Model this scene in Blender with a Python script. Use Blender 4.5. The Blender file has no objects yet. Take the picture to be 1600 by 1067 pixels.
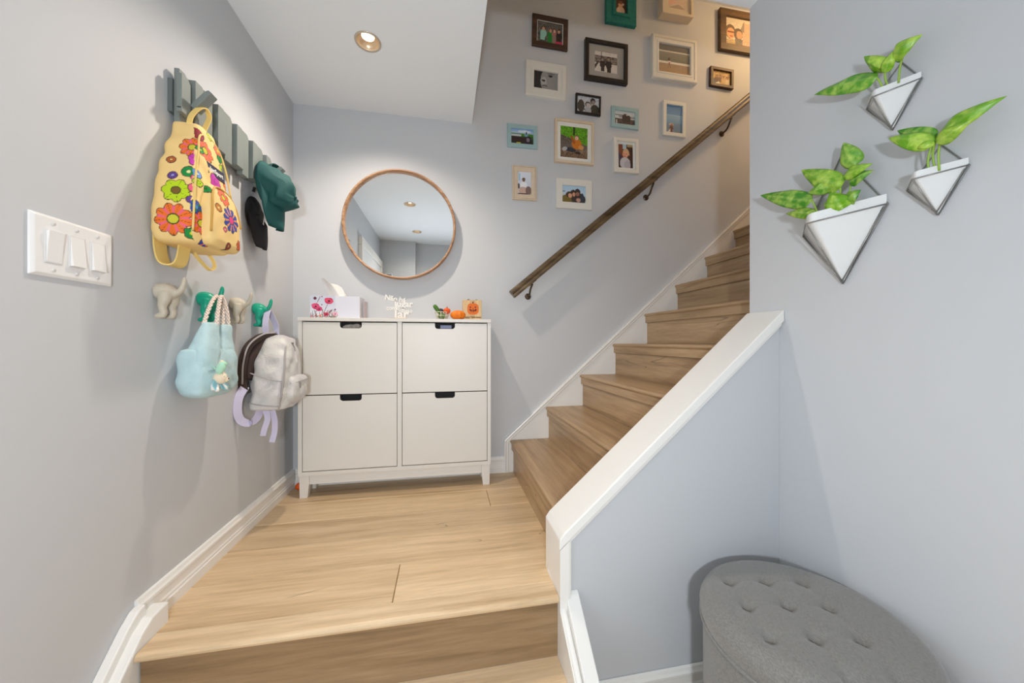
import bpy, bmesh, math, random
import numpy as np
from mathutils import Vector, Matrix
PI = math.pi
sc = bpy.context.scene
C = sc.collection
random.seed(4)

# ------------------------------------------------------------------ camera, world, lights, exposure
cd = bpy.data.cameras.new('camera'); cam = bpy.data.objects.new('camera', cd); C.objects.link(cam)
cd.sensor_width = 36.0; cd.lens = 36.0*553.07/1600.0; cd.clip_start = 0.02
cam.location = (0.8073, -2.0963, 0.7804)
cam.rotation_euler = (PI/2, math.radians(-0.03), -0.1863)
sc.camera = cam

w = bpy.data.worlds.new('world'); sc.world = w; w.use_nodes = True
w.node_tree.nodes['Background'].inputs[0].default_value = (0.75, 0.85, 1.0, 1)
w.node_tree.nodes['Background'].inputs[1].default_value = 0.3

def light(name, kind, loc, energy, color, rot=(0,0,0), **kw):
    l = bpy.data.lights.new(name, kind); l.energy = energy; l.color = color
    for k, v in kw.items(): setattr(l, k, v)
    o = bpy.data.objects.new(name, l); o.location = loc; o.rotation_euler = rot; C.objects.link(o)
    return o
H = 2.065
SPOTS = [(0.481, -0.492), (0.481, -1.40), (0.481, -2.24)]
WARM = (1.0, 0.885, 0.755)
for i, (x, y) in enumerate(SPOTS):
    light('downlight_beam', 'SPOT', (x, y, H-0.012), (48, 7, 14)[i], WARM, (0,0,0),
          spot_size=math.radians(140), spot_blend=0.9, shadow_soft_size=0.025)
# lamp added at the entry door for cool daylight; small flash lamp behind camera
light('entry_fill', 'AREA', (0.06, -2.15, 0.55), 2.2, (0.78, 0.89, 1.0), (0, -PI/2, 0),
      shape='RECTANGLE', size=1.3, size_y=0.8)
light('flash_lamp', 'AREA', (0.77, -2.62, 0.80), 20, (0.86, 0.93, 1.0), (-PI/2, 0, PI),
      shape='RECTANGLE', size=0.10, size_y=0.10)
# lamp on the upper floor at the head of the stairs
light('landing_lamp', 'POINT', (3.10, -0.50, 2.98), 13, (1.0, 0.62, 0.28), shadow_soft_size=0.05)
light('upper_hall_daylight', 'AREA', (4.3, -0.5, 2.55), 2.5, (0.72, 0.86, 1.0), (0, PI/2, 0), shape='RECTANGLE', size=0.4, size_y=0.6)

sc.view_settings.view_transform = 'Standard'; sc.view_settings.look = 'None'
sc.view_settings.gamma = 1.0; sc.view_settings.use_curve_mapping = False
sc.view_settings.exposure = -0.16

# ------------------------------------------------------------------ helpers
def lin(c):
    c = np.asarray(c, float)/255.0
    return np.where(c <= 0.04045, c/12.92, ((c+0.055)/1.055)**2.4)
def rgb(*c): return tuple(float(v) for v in lin(c)) + (1.0,)

def new_mat(name):
    m = bpy.data.materials.new(name); m.use_nodes = True
    nt = m.node_tree; b = nt.nodes['Principled BSDF']
    return m, nt, b
def mat(name, c, rough=0.5, metal=0.0, bump=0.0, bscale=200.0, coat=0.0, var=0.0, vscale=8.0, sheen=0.0, spec=None, trans=0.0):
    m, nt, b = new_mat(name)
    b.inputs['Base Color'].default_value = rgb(*c); b.inputs['Roughness'].default_value = rough
    b.inputs['Metallic'].default_value = metal
    if coat: b.inputs['Coat Weight'].default_value = coat; b.inputs['Coat Roughness'].default_value = 0.1
    if sheen: b.inputs['Sheen Weight'].default_value = sheen
    if spec is not None: b.inputs['Specular IOR Level'].default_value = spec
    if trans: b.inputs['Transmission Weight'].default_value = trans
    tc = nt.nodes.new('ShaderNodeTexCoord')
    if var:
        n = nt.nodes.new('ShaderNodeTexNoise'); n.inputs['Scale'].default_value = vscale; n.inputs['Detail'].default_value = 5
        nt.links.new(tc.outputs['Object'], n.inputs['Vector'])
        mx = nt.nodes.new('ShaderNodeMix'); mx.data_type = 'RGBA'
        mx.inputs[6].default_value = rgb(*[max(0, v*(1-var)) for v in c]); mx.inputs[7].default_value = rgb(*[min(255, v*(1+var*0.6)) for v in c])
        nt.links.new(n.outputs['Fac'], mx.inputs[0]); nt.links.new(mx.outputs[2], b.inputs['Base Color'])
    if bump:
        n = nt.nodes.new('ShaderNodeTexNoise'); n.inputs['Scale'].default_value = bscale; n.inputs['Detail'].default_value = 3
        nt.links.new(tc.outputs['Object'], n.inputs['Vector'])
        bp = nt.nodes.new('ShaderNodeBump'); bp.inputs['Strength'].default_value = bump; bp.inputs['Distance'].default_value = 0.002
        nt.links.new(n.outputs['Fac'], bp.inputs['Height']); nt.links.new(bp.outputs['Normal'], b.inputs['Normal'])
    return m
def emit(name, c, s):
    m, nt, b = new_mat(name)
    b.inputs['Base Color'].default_value = rgb(*c); b.inputs['Emission Color'].default_value = rgb(*c); b.inputs['Emission Strength'].default_value = s
    return m
def vcol_mat(name, rough=0.4, coat=0.0, bump=0.0, bscale=300):
    m, nt, b = new_mat(name)
    a = nt.nodes.new('ShaderNodeAttribute'); a.attribute_name = 'print'
    nt.links.new(a.outputs['Color'], b.inputs['Base Color']); b.inputs['Roughness'].default_value = rough
    b.inputs['Coat Weight'].default_value = coat
    if bump:
        tc = nt.nodes.new('ShaderNodeTexCoord')
        n = nt.nodes.new('ShaderNodeTexNoise'); n.inputs['Scale'].default_value = bscale
        nt.links.new(tc.outputs['Object'], n.inputs['Vector'])
        bp = nt.nodes.new('ShaderNodeBump'); bp.inputs['Strength'].default_value = bump; bp.inputs['Distance'].default_value = 0.002
        nt.links.new(n.outputs['Fac'], bp.inputs['Height']); nt.links.new(bp.outputs['Normal'], b.inputs['Normal'])
    return m
def wood(name, light_c, mid_c, dark_c, axis='x', rough=0.42, grain=1.0, rnd=True):
    m, nt, b = new_mat(name); N = nt.nodes.new; L = nt.links.new
    tc = N('ShaderNodeTexCoord'); oi = N('ShaderNodeObjectInfo')
    add = N('ShaderNodeVectorMath'); add.operation = 'ADD'
    mul = N('ShaderNodeVectorMath'); mul.operation = 'SCALE'; mul.inputs[0].default_value = (17.0, 9.0, 5.0)
    L(oi.outputs['Random'], mul.inputs['Scale']); L(tc.outputs['Object'], add.inputs[0]); L(mul.outputs[0], add.inputs[1])
    mp = N('ShaderNodeMapping'); s = {'x': (1.1, 17, 17), 'y': (17, 1.1, 17), 'z': (17, 17, 1.1)}[axis]
    mp.inputs['Scale'].default_value = tuple(v*grain for v in s); L(add.outputs[0], mp.inputs['Vector'])
    n1 = N('ShaderNodeTexNoise'); n1.inputs['Scale'].default_value = 1.0; n1.inputs['Detail'].default_value = 8; n1.inputs['Roughness'].default_value = 0.62; n1.inputs['Distortion'].default_value = 0.45
    L(mp.outputs[0], n1.inputs['Vector'])
    n2 = N('ShaderNodeTexNoise'); n2.inputs['Scale'].default_value = 5.0; n2.inputs['Detail'].default_value = 4
    L(mp.outputs[0], n2.inputs['Vector'])
    cr = N('ShaderNodeValToRGB'); e = cr.color_ramp.elements
    e[0].position = 0.30; e[0].color = rgb(*dark_c); e[1].position = 0.66; e[1].color = rgb(*light_c)
    k = cr.color_ramp.elements.new(0.47); k.color = rgb(*mid_c)
    L(n1.outputs['Fac'], cr.inputs[0])
    # fine dark cracks running with the grain
    wv = N('ShaderNodeTexNoise'); wv.inputs['Scale'].default_value = 1.6; wv.inputs['Detail'].default_value = 3; wv.inputs['Distortion'].default_value = 0.5
    mp2 = N('ShaderNodeMapping'); s2 = {'x': (0.45, 5, 5), 'y': (5, 0.45, 5), 'z': (5, 5, 0.45)}[axis]; mp2.inputs['Scale'].default_value = s2; mp2.inputs['Location'].default_value = (3, 5, 1)
    L(add.outputs[0], mp2.inputs['Vector']); L(mp2.outputs[0], wv.inputs['Vector'])
    sb = N('ShaderNodeMath'); sb.operation = 'SUBTRACT'; sb.inputs[1].default_value = 0.40; L(wv.outputs['Fac'], sb.inputs[0])
    ab = N('ShaderNodeMath'); ab.operation = 'ABSOLUTE'; L(sb.outputs[0], ab.inputs[0])
    mr = N('ShaderNodeMapRange'); mr.inputs['From Min'].default_value = 0.0; mr.inputs['From Max'].default_value = 0.004; mr.inputs['To Min'].default_value = 0.6; mr.inputs['To Max'].default_value = 0.0
    L(ab.outputs[0], mr.inputs['Value'])
    mk = N('ShaderNodeTexNoise'); mk.inputs['Scale'].default_value = 2.3; mk.inputs['Detail'].default_value = 1; L(mp2.outputs[0], mk.inputs['Vector'])
    mk2 = N('ShaderNodeMapRange'); mk2.inputs['From Min'].default_value = 0.54; mk2.inputs['From Max'].default_value = 0.60; L(mk.outputs['Fac'], mk2.inputs['Value'])
    mm = N('ShaderNodeMath'); mm.operation = 'MULTIPLY'; L(mr.outputs[0], mm.inputs[0]); L(mk2.outputs[0], mm.inputs[1]); mr = mm
    mx = N('ShaderNodeMix'); mx.data_type = 'RGBA'; mx.inputs[7].default_value = rgb(*[v*0.5 for v in dark_c])
    L(mr.outputs[0], mx.inputs[0]); L(cr.outputs[0], mx.inputs[6])
    m2 = N('ShaderNodeMix'); m2.data_type = 'RGBA'; m2.blend_type = 'MULTIPLY'; m2.inputs[0].default_value = 0.35
    L(mx.outputs[2], m2.inputs[6]); L(n2.outputs['Color'], m2.inputs[7])
    n3 = N('ShaderNodeHueSaturation'); 
    L(n2.outputs['Color'], n3.inputs['Color']); n3.inputs['Saturation'].default_value = 0
    n3.inputs['Value'].default_value = 1.7
    L(n3.outputs[0], m2.inputs[7])
    hv = N('ShaderNodeHueSaturation'); rv = N('ShaderNodeMapRange'); rv.inputs['To Min'].default_value = 0.95; rv.inputs['To Max'].default_value = 1.04
    L(oi.outputs['Random'], rv.inputs['Value']); L(rv.outputs[0], hv.inputs['Value']); L(m2.outputs[2], hv.inputs['Color'])
    oc = N('ShaderNodeMix'); oc.data_type = 'RGBA'; oc.blend_type = 'MULTIPLY'; oc.inputs[0].default_value = 1.0
    L(hv.outputs[0], oc.inputs[6]); L(oi.outputs['Color'], oc.inputs[7]); L(oc.outputs[2], b.inputs['Base Color']); b.inputs['Roughness'].default_value = rough
    bp = N('ShaderNodeBump'); bp.inputs['Strength'].default_value = 0.15; bp.inputs['Distance'].default_value = 0.002
    L(n2.outputs['Fac'], bp.inputs['Height']); L(bp.outputs['Normal'], b.inputs['Normal'])
    return m

def link(name, me, m, parent=None, loc=None, smooth=False, local=False):
    """me in world coordinates (or local=True) -> one object; its origin goes to the base of its box"""
    if m is not None and not me.materials: me.materials.append(m)
    if smooth:
        me.polygons.foreach_set('use_smooth', [True]*len(me.polygons))
    o = bpy.data.objects.new(name, me); C.objects.link(o)
    if parent is not None:
        o.parent = parent
        if not local:
            p = Vector(parent.location); q = parent.parent
            while q is not None: p += Vector(q.location); q = q.parent
            me.transform(Matrix.Translation(-p))
    elif not local:
        n = len(me.vertices); co = np.empty(n*3); me.vertices.foreach_get('co', co); co = co.reshape(-1, 3)
        c = Vector(((co[:,0].min()+co[:,0].max())/2, (co[:,1].min()+co[:,1].max())/2, co[:,2].min()))
        me.transform(Matrix.Translation(-c)); o.location = c
    return o
def obj(name, bm, m, parent=None, smooth=False, bevel=0.0, local=False, segs=2, ang=35):
    me = bpy.data.meshes.new(name); bmesh.ops.recalc_face_normals(bm, faces=bm.faces); bm.to_mesh(me); bm.free()
    o = link(name, me, m, parent, smooth=smooth, local=local)
    if bevel:
        md = o.modifiers.new('bevel', 'BEVEL'); md.width = bevel; md.segments = segs; md.limit_method = 'ANGLE'; md.angle_limit = math.radians(ang)
        me.polygons.foreach_set('use_smooth', [False]*len(me.polygons))
    return o
def B(): return bmesh.new()
def box(bm, x0, x1, y0, y1, z0, z1, M=None):
    v = [bm.verts.new((x, y, z)) for z in (z0, z1) for y in (y0, y1) for x in (x0, x1)]
    for f in ((0,2,3,1),(4,5,7,6),(0,1,5,4),(2,6,7,3),(0,4,6,2),(1,3,7,5)): bm.faces.new([v[i] for i in f])
    if M is not None:
        for q in v: q.co = M @ q.co
    return v
def bx(*a):
    bm = B(); box(bm, *a); return bm
def prism(bm, pts, axis, a0, a1):
    """polygon pts (2D) extruded along axis from a0 to a1. axis 'x': pts=(y,z); 'y': (x,z); 'z': (x,y)"""
    def P(p, a): return {'x': (a, p[0], p[1]), 'y': (p[0], a, p[1]), 'z': (p[0], p[1], a)}[axis]
    A = [bm.verts.new(P(p, a0)) for p in pts]; Bv = [bm.verts.new(P(p, a1)) for p in pts]
    n = len(pts)
    bm.faces.new(A); bm.faces.new(Bv[::-1])
    for i in range(n): bm.faces.new([A[i], Bv[i], Bv[(i+1) % n], A[(i+1) % n]])
def loft(bm, rings, close=True, caps=True):
    V = [[bm.verts.new(p) for p in r] for r in rings]; n = len(V[0])
    for a, b in zip(V[:-1], V[1:]):
        for i in range(n if close else n-1):
            bm.faces.new([a[i], a[(i+1) % n], b[(i+1) % n], b[i]])
    if caps and close:
        bm.faces.new(V[0][::-1]); bm.faces.new(V[-1])
    return V
def frames(pts):
    pts = [Vector(p) for p in pts]; T = []
    for i in range(len(pts)):
        a = pts[max(i-1, 0)]; b = pts[min(i+1, len(pts)-1)]; T.append((b-a).normalized())
    up = Vector((0, 0, 1)) if abs(T[0].z) < 0.9 else Vector((0, 1, 0))
    n = (up - T[0]*up.dot(T[0])).normalized(); out = []
    for i, t in enumerate(T):
        n = (n - t*n.dot(t)).normalized(); out.append((pts[i], t, n, t.cross(n)))
    return out
def tube(bm, pts, r, n=8, caps=True):
    rr = r if isinstance(r, (list, tuple)) else [r]*len(pts)
    rings = []
    for (p, t, a, b), q in zip(frames(pts), rr):
        rings.append([p + a*(q*math.cos(2*PI*k/n)) + b*(q*math.sin(2*PI*k/n)) for k in range(n)])
    loft(bm, rings, True, caps)
def smooth_path(pts, n=6):
    """Catmull-Rom through pts"""
    P = [Vector(p) for p in pts]; P = [P[0]*2-P[1]] + P + [P[-1]*2-P[-2]]; out = []
    for i in range(1, len(P)-2):
        for k in range(n):
            t = k/n; a, b, c, d = P[i-1], P[i], P[i+1], P[i+2]
            out.append(0.5*((2*b)+(c-a)*t+(2*a-5*b+4*c-d)*t*t+(3*b-a-3*c+d)*t**3))
    out.append(P[-2]); return out
def ribbon(bm, pts, width, side, th=0.002):
    """flat strap along pts, width along vector side (or list of them)"""
    rings = []; F = frames(pts)
    for i, (p, t, a, b) in enumerate(F):
        s = Vector(side[i] if isinstance(side, list) else side); s = (s - t*s.dot(t)).normalized(); nn = t.cross(s)
        wd = width[i] if isinstance(width, list) else width
        rings.append([p + s*wd/2 + nn*th/2, p - s*wd/2 + nn*th/2, p - s*wd/2 - nn*th/2, p + s*wd/2 - nn*th/2])
    loft(bm, rings)
def disc_lathe(bm, prof, c, n=48, axis='z'):
    """prof: list of (r, h); revolve about axis through c"""
    rings = []
    for r, h in prof:
        ring = []
        for k in range(n):
            a = 2*PI*k/n; u, v = r*math.cos(a), r*math.sin(a)
            ring.append({'z': (c[0]+u, c[1]+v, c[2]+h), 'y': (c[0]+u, c[1]+h, c[2]+v), 'x': (c[0]+h, c[1]+u, c[2]+v)}[axis])
        rings.append(ring)
    return loft(bm, rings, True, False)
def sphere(bm, c, r, nu=16, nv=10, sx=1, sy=1, sz=1):
    rings = []
    for j in range(nv+1):
        a = -PI/2 + PI*min(max(j/nv, 0.02), 0.98); rings.append([(c[0]+r*sx*math.cos(a)*math.cos(2*PI*i/nu), c[1]+r*sy*math.cos(a)*math.sin(2*PI*i/nu), c[2]+r*sz*math.sin(a)) for i in range(nu)])
    loft(bm, rings)
def thing(name, label, cat, loc, group=None, rot=None):
    o = bpy.data.objects.new(name, None); C.objects.link(o); o.location = loc; o.empty_display_size = 0.05
    if rot: o.rotation_euler = rot
    o['label'] = label; o['category'] = cat
    if group: o['group'] = group
    return o
def tag(o, label, cat, group=None):
    o['label'] = label; o['category'] = cat
    if group: o['group'] = group
    return o
def struct(name, bm, m, bevel=0.0, parent=None, **k):
    o = obj(name, bm, m, parent, bevel=bevel, **k); 
    if parent is None: o['kind'] = 'structure'
    return o
def colour_mesh(me, cols):
    """cols: one linear rgb per vertex"""
    a = me.color_attributes.new('print', 'FLOAT_COLOR', 'POINT')
    c = np.ones((len(cols), 4)); c[:, :3] = cols; a.data.foreach_set('color', c.ravel())

# ------------------------------------------------------------------ materials
PAINT = mat('wall_paint', (202, 204, 207), 0.6, bump=0.06, bscale=350)
CEIL = mat('ceiling_paint', (238, 242, 246), 0.8, bump=0.05, bscale=300)
TRIM = mat('trim_gloss_white', (240, 238, 233), 0.3, bump=0.05, bscale=60)
CABW = mat('cabinet_white', (229, 225, 218), 0.4, bump=0.02, bscale=400)
OAKX = wood('oak_planks', (232, 205, 169), (220, 191, 152), (196, 165, 127), 'x', 0.38, 1.4)
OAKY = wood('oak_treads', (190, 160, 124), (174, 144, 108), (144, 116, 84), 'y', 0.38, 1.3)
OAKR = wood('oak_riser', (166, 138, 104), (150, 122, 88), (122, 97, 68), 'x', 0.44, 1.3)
DARK = mat('dark_gap', (20, 18, 17), 0.7)
BLACKP = mat('black_plastic', (24, 22, 22), 0.45)
WHITEP = mat('white_plastic', (240, 239, 237), 0.25, coat=0.3)
CHROME = mat('brushed_steel', (150, 148, 145), 0.32, metal=1.0)

XR, YB, YW = 1.9615, -0.924, -1.05      # right wall face, stair side and room side of the half wall
ZF, YF, XO = -0.384, -2.72, 0.962       # lower floor, front wall, edge of the stair opening
RUN, RISE, S1 = 0.2194, 0.1918, 1.188   # stairs: run, rise, first nosing

# ------------------------------------------------------------------ room shell
struct('wall_left', bx(-0.12, 0, YF-0.12, 0.12, ZF, 2.3), PAINT)
struct('wall_back', bx(0, 5.2, 0, 0.12, ZF, 3.3), PAINT)
bm = B(); box(bm, XR, XR+0.12, YF-0.12, YB, ZF, 2.3); struct('wall_right', bm, PAINT)
bm = B(); box(bm, XR+0.12, 5.2, YW, YB, ZF, 3.06); struct('wall_stair_side', bm, PAINT)
bm = B(); box(bm, 0, 0.43, YF-0.07, YF+0.05, ZF, H); box(bm, 0.43, XR, YF-0.12, YF-0.045, ZF, H); struct('wall_front', bm, PAINT)
bm = B(); box(bm, 5.2, 5.32, YW, 0.12, ZF, 3.3); struct('wall_upper_end', bm, PAINT)
# lower ceiling with holes for the three downlights
bm = B()
def ceil_patch(x, y, s, r, n=32):
    o = [bm.verts.new((x+sx*s, y+sy*s, H)) for sx, sy in ((1,1),(-1,1),(-1,-1),(1,-1))]
    ring = [bm.verts.new((x+r*math.cos(2*PI*(k+.5)/n), y+r*math.sin(2*PI*(k+.5)/n), H)) for k in range(n)]
    top = [bm.verts.new((v.co.x, v.co.y, H+0.05)) for v in ring]
    q = n//4
    for c in range(4):
        # corner c sits at 45 + 90c degrees
        k0 = c*q
        seg = [ring[(k0+j) % n] for j in range(q)]
        for a, b in zip(seg[:-1], seg[1:]): bm.faces.new([o[c], b, a])
        bm.faces.new([o[c], o[(c+1) % 4], ring[(k0+q) % n], seg[-1]])
    for k in range(n): bm.faces.new([ring[k], ring[(k+1) % n], top[(k+1) % n], top[k]])
    bm.faces.new(top[::-1])
def quad(x0, x1, y0, y1, z):
    bm.faces.new([bm.verts.new(p) for p in ((x0,y0,z),(x1,y0,z),(x1,y1,z),(x0,y1,z))])
s = 0.1
for x, y in SPOTS: ceil_patch(x, y, s, 0.046)
sx = SPOTS[0][0]; ys = [0.0]
quad(0, sx-s, YF-0.12, 0, H); quad(sx+s, XO, YF-0.12, 0, H)
edges = [0.0] + [v for x, y in SPOTS for v in (y+s, y-s)] + [YF-0.12]
for a, b in zip(edges[0::2], edges[1::2]): quad(sx-s, sx+s, b, a, H)
quad(XO, XR+0.12, YF-0.12, YB, H)
quad(-0.12, XO, YF-0.12, 0.12, 2.3); quad(XO, XR+0.12, YF-0.12, YB, 2.3)
quad2 = [(XO, 0, H), (XO, YB, H), (XO, YB, 3.06), (XO, 0, 3.06)]
bm.faces.new([bm.verts.new(p) for p in quad2])
bm.faces.new([bm.verts.new(p) for p in ((XO, YB, H), (XR+0.12, YB, H), (XR+0.12, YB, 3.06), (XO, YB, 3.06))])
struct('ceiling', bm, CEIL)
bm = B(); box(bm, XO-0.1, 5.2, YW, 0.0, 3.06, 3.14); struct('ceiling_upper', bm, CEIL)
bm = B(); box(bm, 3.62, 5.2, YB, 0.0, 2.1, 2.30); struct('floor_upper', bm, OAKX)
bm = B(); box(bm, -0.12, XR+0.12, YF-0.12, YW-0.06, ZF-0.1, ZF); struct('floor_lower', bm, OAKX)

# landing floor: planks laid along the wall, each its own piece
fl = struct('floor_landing', bx(0, 1.24, -1.035, 0, -0.15, -0.013), DARK)
rows = [(-0.001, -0.045, []), (-0.045, -0.235, []), (-0.235, -0.425, [1.02]), (-0.425, -0.616, []), (-0.616, -0.803, []), (-0.803, -0.990, [0.652])]
g = 0.0009
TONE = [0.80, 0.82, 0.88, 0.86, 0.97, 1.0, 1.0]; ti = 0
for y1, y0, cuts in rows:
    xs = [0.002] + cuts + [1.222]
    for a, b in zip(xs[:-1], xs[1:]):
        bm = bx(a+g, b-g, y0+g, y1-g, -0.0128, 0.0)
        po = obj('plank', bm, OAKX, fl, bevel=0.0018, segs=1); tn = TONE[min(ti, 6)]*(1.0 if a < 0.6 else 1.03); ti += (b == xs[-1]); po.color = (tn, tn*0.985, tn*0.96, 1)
# nosing of the landing: rounded front lip
def nosing_prof(y_front, y_back, z, lip=0.016, drop=0.05):
    """profile (y,z) of a bull-nosed tread edge facing -y"""
    r = lip/2
    pts = [(y_back, z), (y_front+r, z)] + [(y_front+r-r*math.sin(a), z-r+r*math.cos(a)) for a in (0.5, 1.0, 1.57, 2.2, 2.8)] + [(y_front+r, z-lip), (y_back, z-lip)]
    return pts
bm = B(); prism(bm, nosing_prof(-1.062, -0.9908, 0.0, 0.022), 'x', 0.050, 1.1495); obj('nosing', bm, OAKX, fl)
st = struct('floor_entry_step', bx(0.05, 1.1495, -1.2, -1.03, -0.40, -0.215), DARK)
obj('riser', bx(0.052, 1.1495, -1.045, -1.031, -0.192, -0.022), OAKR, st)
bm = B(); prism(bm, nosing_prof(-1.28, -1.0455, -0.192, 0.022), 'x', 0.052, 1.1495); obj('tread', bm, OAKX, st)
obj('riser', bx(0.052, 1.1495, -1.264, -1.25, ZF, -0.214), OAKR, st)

# ------------------------------------------------------------------ baseboards and skirts
BASE = [(0,0),(0.017,0),(0.017,0.030),(0.0145,0.034),(0.0145,0.040),(0.012,0.046),(0.012,0.066),(0.0145,0.070),(0.0145,0.078),(0.010,0.084),(0.007,0.092),(0,0.094)]
def baseboard(name, p0, p1, nrm, z=0.0):
    bm = B(); p0, p1, nrm = Vector(p0), Vector(p1), Vector(nrm)
    loft(bm, [[p + nrm*d + Vector((0,0,z+h)) for d, h in BASE] for p in (p0, p1)])
    return struct(name, bm, TRIM)
baseboard('baseboard_left', (0, -0.992, 0), (0, 0, 0), (1, 0, 0))
baseboard('baseboard_back', (0.017, 0, 0), (1.16, 0, 0), (0, -1, 0))
baseboard('baseboard_half_wall', (1.19, YW, 0), (XR, YW, 0), (0, -1, 0), ZF)
baseboard('baseboard_right', (XR, YF, 0), (XR, YW-0.017, 0), (-1, 0, 0), ZF)
# the stepped skirt that runs down beside the entry steps, left wall
def sloped_skirt(name, x0, x1, xw, ridge, flip):
    bm = B()
    line = [(-0.945, 0.055), (-1.005, 0.052), (-1.04, 0.03), (-1.5, -0.405)]
    prism(bm, [(y, z) for y, z in line] + [(-1.5, -0.6), (-0.945, -0.6)] if False else [(-0.945,0.0),(-0.945,0.055),(-1.0,0.052),(-1.035,0.032),(-1.45,ZF),(-1.0,ZF)], 'x', x0, x1)
    return bm
bm = sloped_skirt('', 0.0, 0.048, 0, 0, 0)
prism(bm, [(-0.985,0.03),(-0.988,0.082),(-1.01,0.078),(-1.04,0.056),(-1.46,ZF+0.02),(-1.46,ZF),(-1.40,ZF)], 'x', 0.0, 0.024)
struct('trim_1', bm, TRIM, bevel=0.004)
# skirt beside the entry steps, right: low sloped wall with a rounded inner ridge
bm = B()
prism(bm, [(-0.945,-0.22),(-0.945,-0.045),(-1.02,-0.02),(-1.05,-0.022),(-1.49,ZF),(-1.0,ZF)], 'x', 1.150, 1.172)
prism(bm, [(-1.048,ZF),(-1.048,0.008),(-1.06,0.0),(-1.50,ZF)], 'x', 1.172, 1.214)
tube(bm, smooth_path([(1.157,-0.938,0.004),(1.159,-0.98,0.0),(1.161,-1.03,-0.018),(1.162,-1.10,-0.068),(1.162,-1.48,ZF+0.012)], 5), 0.010, 10)
struct('trim_2', bm, TRIM, bevel=0.003)
# white skirt board along the back wall beside the stairs, with its cap moulding
sl = 0.886
def top(x): return 0.195 + (x-1.160)*sl
bm = B()
prism(bm, [(1.160, 0.0), (1.205, 0.0), (4.0, 0.0+(4.0-1.205)*0.874), (4.0, top(4.0)), (1.160, top(1.160))], 'y', -0.014, 0)
sk = struct('trim_3', bm, TRIM)
bm = B(); prof = [(0, 0), (-0.022, 0), (-0.024, -0.006), (-0.020, -0.012), (-0.020, -0.022), (-0.016, -0.026), (-0.016, -0.034), (0, -0.034)]
pth = [(1.154, 0.0), (1.154, top(1.154)+0.004), (4.0, top(4.0)+0.006)]
rings = []
rings.append([(1.154 - d, y, 0.0) for y, d in prof]); 
rings.append([(1.154 - d*1.0 , y, top(1.154) + 0.004 + d*0.55) for y, d in prof])
rings.append([(4.0, y, top(4.0) + 0.006 + d*1.3) for y, d in prof])
loft(bm, rings); obj('cap_moulding', bm, TRIM, sk)

# ------------------------------------------------------------------ staircase
stair = thing('staircase', 'straight brown wood staircase climbing right along the back wall behind the half wall', 'staircase', (S1, -0.45, 0))
NST = 11
def lip_prof(x, z):
    """nosing profile in (x,z): bullnose edge with a deep flat lip below, front faces -x"""
    r = 0.009
    p = [(x+0.045, z), (x+r, z)] + [(x+r-r*math.sin(a), z-r+r*math.cos(a)) for a in (0.4, 0.8, 1.2, 1.57, 2.0, 2.5)]
    return p + [(x+0.007, z-0.0185), (x+0.0085, z-0.022), (x+0.0085, z-0.056), (x+0.012, z-0.059), (x+0.020, z-0.059), (x+0.020, z-0.022), (x+0.045, z-0.022)]
for i in range(NST):
    x = S1 + i*RUN; z = (i+1)*RISE
    y0, y1 = YB+0.001, -0.0145
    if i == 0: y0 = YB+0.001
    bm = B(); prism(bm, lip_prof(x, z), 'y', y0, y1); obj('nosing', bm, OAKY, stair)
    bm = bx(x+0.0456, x+RUN+0.0195, y0, y1, z-0.022, z); obj('tread', bm, OAKY, stair, bevel=0.0006, segs=1)
    bm = bx(x+0.0205, x+0.034, y0, y1, z-RISE+0.0005, z-0.0225); obj('riser', bm, OAKY, stair)

# ------------------------------------------------------------------ half wall with its white cap
XE = 1.150
def captop(x): return 0.172 + (x-XE)*0.872
bm = B()
prism(bm, [(XE+0.004, ZF), (XR-0.0005, ZF), (XR-0.0005, captop(XR)-0.02), (XE+0.004, captop(XE)-0.02)], 'y', YW+0.002, YB)
hw = struct('wall_half', bm, PAINT)
bm = B()
th = 0.028
prism(bm, [(XE-0.001, captop(XE)-th), (XE-0.001, captop(XE)+0.004), (XE+0.012, captop(XE+0.012)+0.012), (XR-0.0005, captop(XR)+0.012), (XR-0.0005, captop(XR)-th), (XE+0.03, captop(XE+0.03)-th)], 'y', YW-0.018, YB+0.012)
hc = struct('trim_4', bm, TRIM, bevel=0.004)
bm = B(); prism(bm, [(XE+0.0004, -0.21), (XE+0.030, -0.21), (XE+0.030, captop(XE+0.030)-th-0.0006), (XE+0.0004, captop(XE)-th-0.0006)], 'y', YW-0.018, YB+0.012); struct('trim_5', bm, TRIM)
# thin moulding under the cap and along the end board
bm = B()
q = 0.012
prism(bm, [(XE+0.030, captop(XE+0.030)-th-0.003), (XR-0.0005, captop(XR)-th-0.003), (XR-0.0005, captop(XR)-th-q-0.003), (XE+0.040, captop(XE+0.040)-th-q-0.003), (XE+0.040, 0.0), (XE+0.030, 0.0)], 'y', YW-0.008, YW+0.001)
struct('trim_6', bm, TRIM, bevel=0.002)

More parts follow.
